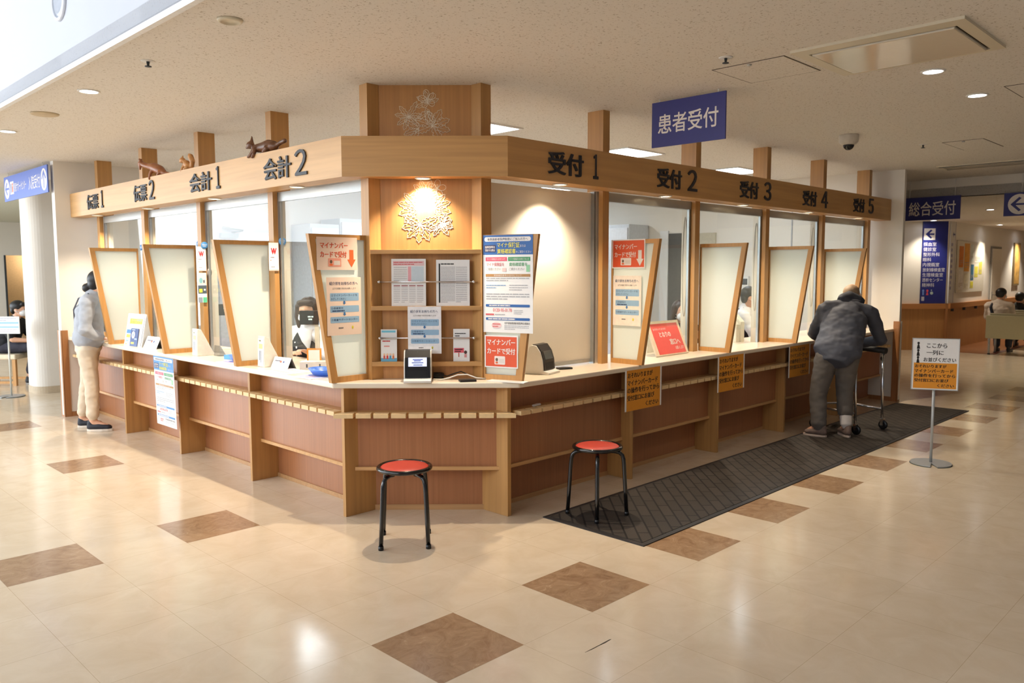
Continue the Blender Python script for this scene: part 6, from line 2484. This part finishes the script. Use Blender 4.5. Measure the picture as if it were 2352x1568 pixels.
B.ell(hc + Mh @ V3((0, -0.020, 0.038)), (0.086, 0.092, 0.088), Mh)
B.ell(hc + Mh @ V3((0, -0.060, -0.005)), (0.074, 0.045, 0.065), Mh)
B.tube([hc + Mh @ V3((-0.045, 0.058, 0.085)), hc + Mh @ V3((0.045, 0.058, 0.085))], [0.026, 0.026])
B.build('hair', hairb, root, 0.007, 2)

# ---- clerk mostly hidden behind the red board
J = dict(head=(1.70, 7.66, 1.13), neck=(1.70, 7.70, 1.00), chest=(1.70, 7.73, 0.84), pelvis=(1.70, 7.80, 0.52), hem=(1.70, 7.79, 0.55),
         lsh=(1.88, 7.74, 0.93), lel=(1.93, 7.66, 0.73), lwr=(1.84, 7.52, 0.88), rsh=(1.52, 7.74, 0.93), rel=(1.47, 7.66, 0.73), rwr=(1.56, 7.52, 0.88),
         lhip=(1.78, 7.80, 0.50), rhip=(1.62, 7.80, 0.50), lkn=(1.79, 7.44, 0.48), rkn=(1.61, 7.44, 0.48), lan=(1.79, 7.46, 0.09), ran=(1.61, 7.46, 0.09),
         lheel=(1.79, 7.52, 0), ltoe=(1.80, 7.29, 0), rheel=(1.61, 7.52, 0), rtoe=(1.60, 7.29, 0))
for k in J:
    J[k] = (J[k][0] + 0.06, J[k][1] + 0.52, J[k][2])
root, o, Mh, hc, s = person('clerk with long dark brown hair, mostly hidden behind the red board', (1.76, 8.27, 0.0), dict(skin=skin, top=mat('black_vest', (26, 25, 28), 0.75), bottom=darkt, shoe=blackp, sole=blackp), J, (0.1, -1, 0), dict(mask=True, tw=0.86, s=0.97, topname='shirt', voxel=0.01))
B = Blob(o)
B.ell(hc + Mh @ V3((0, -0.026, 0.034)), (0.092, 0.096, 0.094), Mh)
B.tube([hc + Mh @ V3((0, -0.05, 0.0)), hc + Mh @ V3((0, -0.075, -0.14)), hc + Mh @ V3((0, -0.085, -0.27))], [(0.095, 0.06), (0.105, 0.05), (0.09, 0.035)], side=Mh @ V3((1, 0, 0)))
for sx in (-1, 1):
    B.tube([hc + Mh @ V3((sx * 0.080, 0.02, 0.05)), hc + Mh @ V3((sx * 0.094, 0.005, -0.06)), hc + Mh @ V3((sx * 0.098, -0.01, -0.20))], [0.028, 0.032, 0.022])
B.build('hair', hairbr, root, 0.008, 2)

# ---- seated man far left
J = dict(head=(-6.80, 11.13, 1.035), neck=(-6.86, 11.14, 0.91), chest=(-6.93, 11.15, 0.76), pelvis=(-7.02, 11.16, 0.52), hem=(-7.01, 11.16, 0.53),
         lsh=(-6.90, 11.33, 0.84), lel=(-6.78, 11.35, 0.64), lwr=(-6.58, 11.26, 0.62), rsh=(-6.90, 10.97, 0.84), rel=(-6.80, 10.93, 0.63), rwr=(-6.58, 11.02, 0.61),
         lhip=(-7.00, 11.25, 0.52), rhip=(-7.00, 11.07, 0.52), lkn=(-6.55, 11.25, 0.53), rkn=(-6.55, 11.05, 0.53), lan=(-6.62, 11.25, 0.10), ran=(-6.66, 11.05, 0.13),
         lheel=(-6.68, 11.25, 0), ltoe=(-6.42, 11.25, 0), rheel=(-6.72, 11.05, 0.0), rtoe=(-6.46, 11.05, 0.0))
root, o, Mh, hc, s = person('seated man in a black T-shirt and mask, far left edge', (-6.95, 11.15, 0.0), dict(skin=skin, top=mat('black_tshirt', (22, 22, 28), 0.8, var=0.1), bottom=mat('charcoal_trousers', (48, 46, 58), 0.8, var=0.1), shoe=mat('black_sneaker', (34, 33, 36), 0.6), sole=mat('grey_shoe_sole', (176, 172, 166), 0.6)), J, (1, 0, 0), dict(mask=True, short=True, topname='t_shirt', look=(0.96, 0, -0.28), cuff=0.85, voxel=0.010))
B = Blob(o)
B.ell(hc + Mh @ V3((0, -0.022, 0.044)), (0.092, 0.098, 0.086), Mh)
B.ell(hc + Mh @ V3((0, -0.062, -0.01)), (0.078, 0.045, 0.065), Mh)
B.tube([hc + Mh @ V3((-0.05, 0.075, 0.075)), hc + Mh @ V3((0.05, 0.075, 0.075))], [0.028, 0.028])
B.build('hair', hairb, root, 0.007, 2, 'thick black fringe')


# ---- two people on the corridor benches
def seated_back(label, x, y, top, hairm, hh, look, strap=False):
    """sitting on a bench, facing along the right wing"""
    base = V3((x, y, 0))
    fx, fy = V3((1, -1, 0)) / R2, V3((1, 1, 0)) / R2      # to the person's right, and forward

    def g(a, c, z):
        return base + fx * a + fy * c + V3((0, 0, z))
    J = dict(head=g(0.02, 0.05, hh), neck=g(0, 0.02, hh - 0.125), chest=g(0, 0, hh - 0.28), pelvis=g(0, -0.03, 0.54), hem=g(0, -0.02, 0.56),
             lsh=g(-0.175, 0.02, hh - 0.21), lel=g(-0.21, 0.09, hh - 0.44), lwr=g(-0.10, 0.28, 0.60), rsh=g(0.175, 0.02, hh - 0.21), rel=g(0.21, 0.09, hh - 0.44), rwr=g(0.10, 0.28, 0.60),
             lhip=g(-0.09, 0, 0.53), rhip=g(0.09, 0, 0.53), lkn=g(-0.10, 0.40, 0.50), rkn=g(0.10, 0.40, 0.50), lan=g(-0.10, 0.38, 0.09), ran=g(0.10, 0.38, 0.09),
             lheel=g(-0.10, 0.32, 0), ltoe=g(-0.11, 0.57, 0), rheel=g(0.10, 0.32, 0), rtoe=g(0.11, 0.57, 0))
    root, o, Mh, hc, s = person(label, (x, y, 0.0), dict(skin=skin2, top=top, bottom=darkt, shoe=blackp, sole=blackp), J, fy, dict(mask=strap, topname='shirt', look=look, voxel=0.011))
    B = Blob(o)
    B.ell(hc + Mh @ V3((0, -0.018, 0.036)), (0.088, 0.096, 0.086), Mh)
    B.ell(hc + Mh @ V3((0, -0.052, -0.005)), (0.078, 0.048, 0.062), Mh)
    B.build('hair', hairm, root, 0.008, 2)
    if strap:
        B = Blob(o)
        B.tube([g(-0.10, 0.02, hh - 0.135), g(-0.11, -0.115, hh - 0.24), g(-0.06, -0.145, hh - 0.40), g(0.05, -0.145, 0.62)], [0.020, 0.024, 0.024, 0.022])
        B.build('bag_strap', mat('navy_strap', (24, 28, 44), 0.7), root, 0.009, 2, 'dark shoulder strap')


q1, q2 = P(16.88, 4.05), P(18.48, 4.10)
seated_back('seated visitor in a white shirt with dark shoulder strap, seen from behind', q1.x, q1.y, mat('ivory_shirt', (214, 196, 178), 0.75, var=0.04), hairb, 1.10, (0.8, 0.45, -0.3), True)
seated_back('seated visitor in black with bowed head, right picture edge', q2.x, q2.y, mat('black_top', (28, 26, 26), 0.8), hairb, 0.99, (0.6, 0.6, -0.6))

# ================================================================== CARVED ANIMALS ON THE BEAM
carv = wood('carved_red_wood', (150, 92, 52), 'x', dark=0.8)
carv2 = wood('carved_pale_wood', (196, 140, 84), 'x', dark=0.85)
carv3 = wood('carved_dark_wood', (112, 72, 46), 'x', dark=0.7)


def animal(name, label, v, m, fn):
    loc = P(2.86, v, BT)
    t = thing(name, label, 'carving', loc, FU)

    class L:
        pass
    B = Blob((0, 0, 0))
    fn(B)
    B.build('body', m, t, 0.006, 2)
    return t


def weasel(B):
    # local x runs to the right along the beam, y into the beam
    B.tube([(0.20, 0.0, 0.02), (0.12, -0.01, 0.055), (0.03, -0.02, 0.085), (-0.06, -0.03, 0.10)], [0.022, 0.040, 0.040, 0.026])
    B.tube([(-0.06, -0.03, 0.10), (-0.12, -0.045, 0.115), (-0.165, -0.05, 0.13)], [0.026, 0.024, 0.022])
    B.ell((-0.175, -0.055, 0.135), (0.034, 0.026, 0.026))
    B.tube([(-0.19, -0.06, 0.125), (-0.175, -0.065, 0.085)], [0.018, 0.010])
    B.ell((-0.195, -0.045, 0.165), (0.014, 0.010, 0.016))
    B.ell((-0.165, -0.07, 0.165), (0.012, 0.010, 0.014))
    B.tube([(0.04, -0.03, 0.075), (0.02, -0.055, 0.03), (0.015, -0.062, -0.015)], [0.022, 0.014, 0.012])
    B.tube([(0.08, 0.03, 0.05), (0.06, 0.035, 0.012)], [0.020, 0.012])
    B.tube([(0.16, -0.03, 0.03), (0.14, -0.04, 0.008)], [0.018, 0.012])
    B.tube([(0.20, 0.0, 0.02), (0.27, 0.02, 0.012), (0.33, 0.02, 0.012)], [0.018, 0.012, 0.008])


def squirrel(B):
    B.tube([(0.02, 0, 0.02), (-0.01, -0.02, 0.06)], [0.034, 0.028])
    B.ell((-0.055, -0.03, 0.085), (0.030, 0.024, 0.024))
    B.tube([(-0.055, -0.03, 0.10), (-0.065, -0.02, 0.125)], [0.010, 0.004])
    B.tube([(-0.075, -0.035, 0.08), (-0.095, -0.035, 0.072)], [0.014, 0.006])
    B.tube([(0.05, 0.0, 0.02), (0.065, 0.0, 0.07), (0.03, 0.0, 0.115), (0.005, 0.0, 0.13)], [0.014, 0.022, 0.022, 0.010])
    B.tube([(-0.02, -0.035, 0.045), (-0.03, -0.055, -0.005)], [0.012, 0.010])
    B.tube([(0.03, -0.03, 0.02), (0.01, -0.05, 0.008)], [0.016, 0.010])


def wildcat(B):
    B.tube([(0.12, 0.0, 0.045), (0.05, 0.0, 0.055), (-0.03, -0.01, 0.050), (-0.10, -0.03, 0.050)], [0.036, 0.044, 0.036, 0.026])
    B.ell((-0.135, -0.045, 0.075), (0.034, 0.028, 0.028))
    B.tube([(-0.125, -0.04, 0.095), (-0.12, -0.04, 0.135)], [0.014, 0.005])
    B.tube([(-0.155, -0.05, 0.065), (-0.175, -0.055, 0.060)], [0.016, 0.010])
    B.tube([(-0.08, -0.045, 0.04), (-0.10, -0.065, 0.0), (-0.13, -0.07, -0.012)], [0.018, 0.013, 0.010])
    B.tube([(-0.06, -0.05, 0.04), (-0.05, -0.067, 0.0), (-0.07, -0.07, -0.02)], [0.018, 0.013, 0.010])
    B.tube([(0.08, -0.035, 0.03), (0.06, -0.05, 0.010)], [0.024, 0.014])
    B.tube([(0.14, 0.0, 0.045), (0.20, 0.01, 0.065), (0.25, 0.01, 0.070)], [0.016, 0.015, 0.016])


animal('wooden_weasel', 'carved reddish weasel climbing over the beam above 伝票2', 7.25, carv, weasel)
animal('wooden_squirrel', 'small pale carved squirrel on the beam left of 会計1', 6.56, carv2, squirrel)
animal('wooden_cat', 'dark carved animal lying on the beam above 会計2', 5.29, carv3, wildcat)
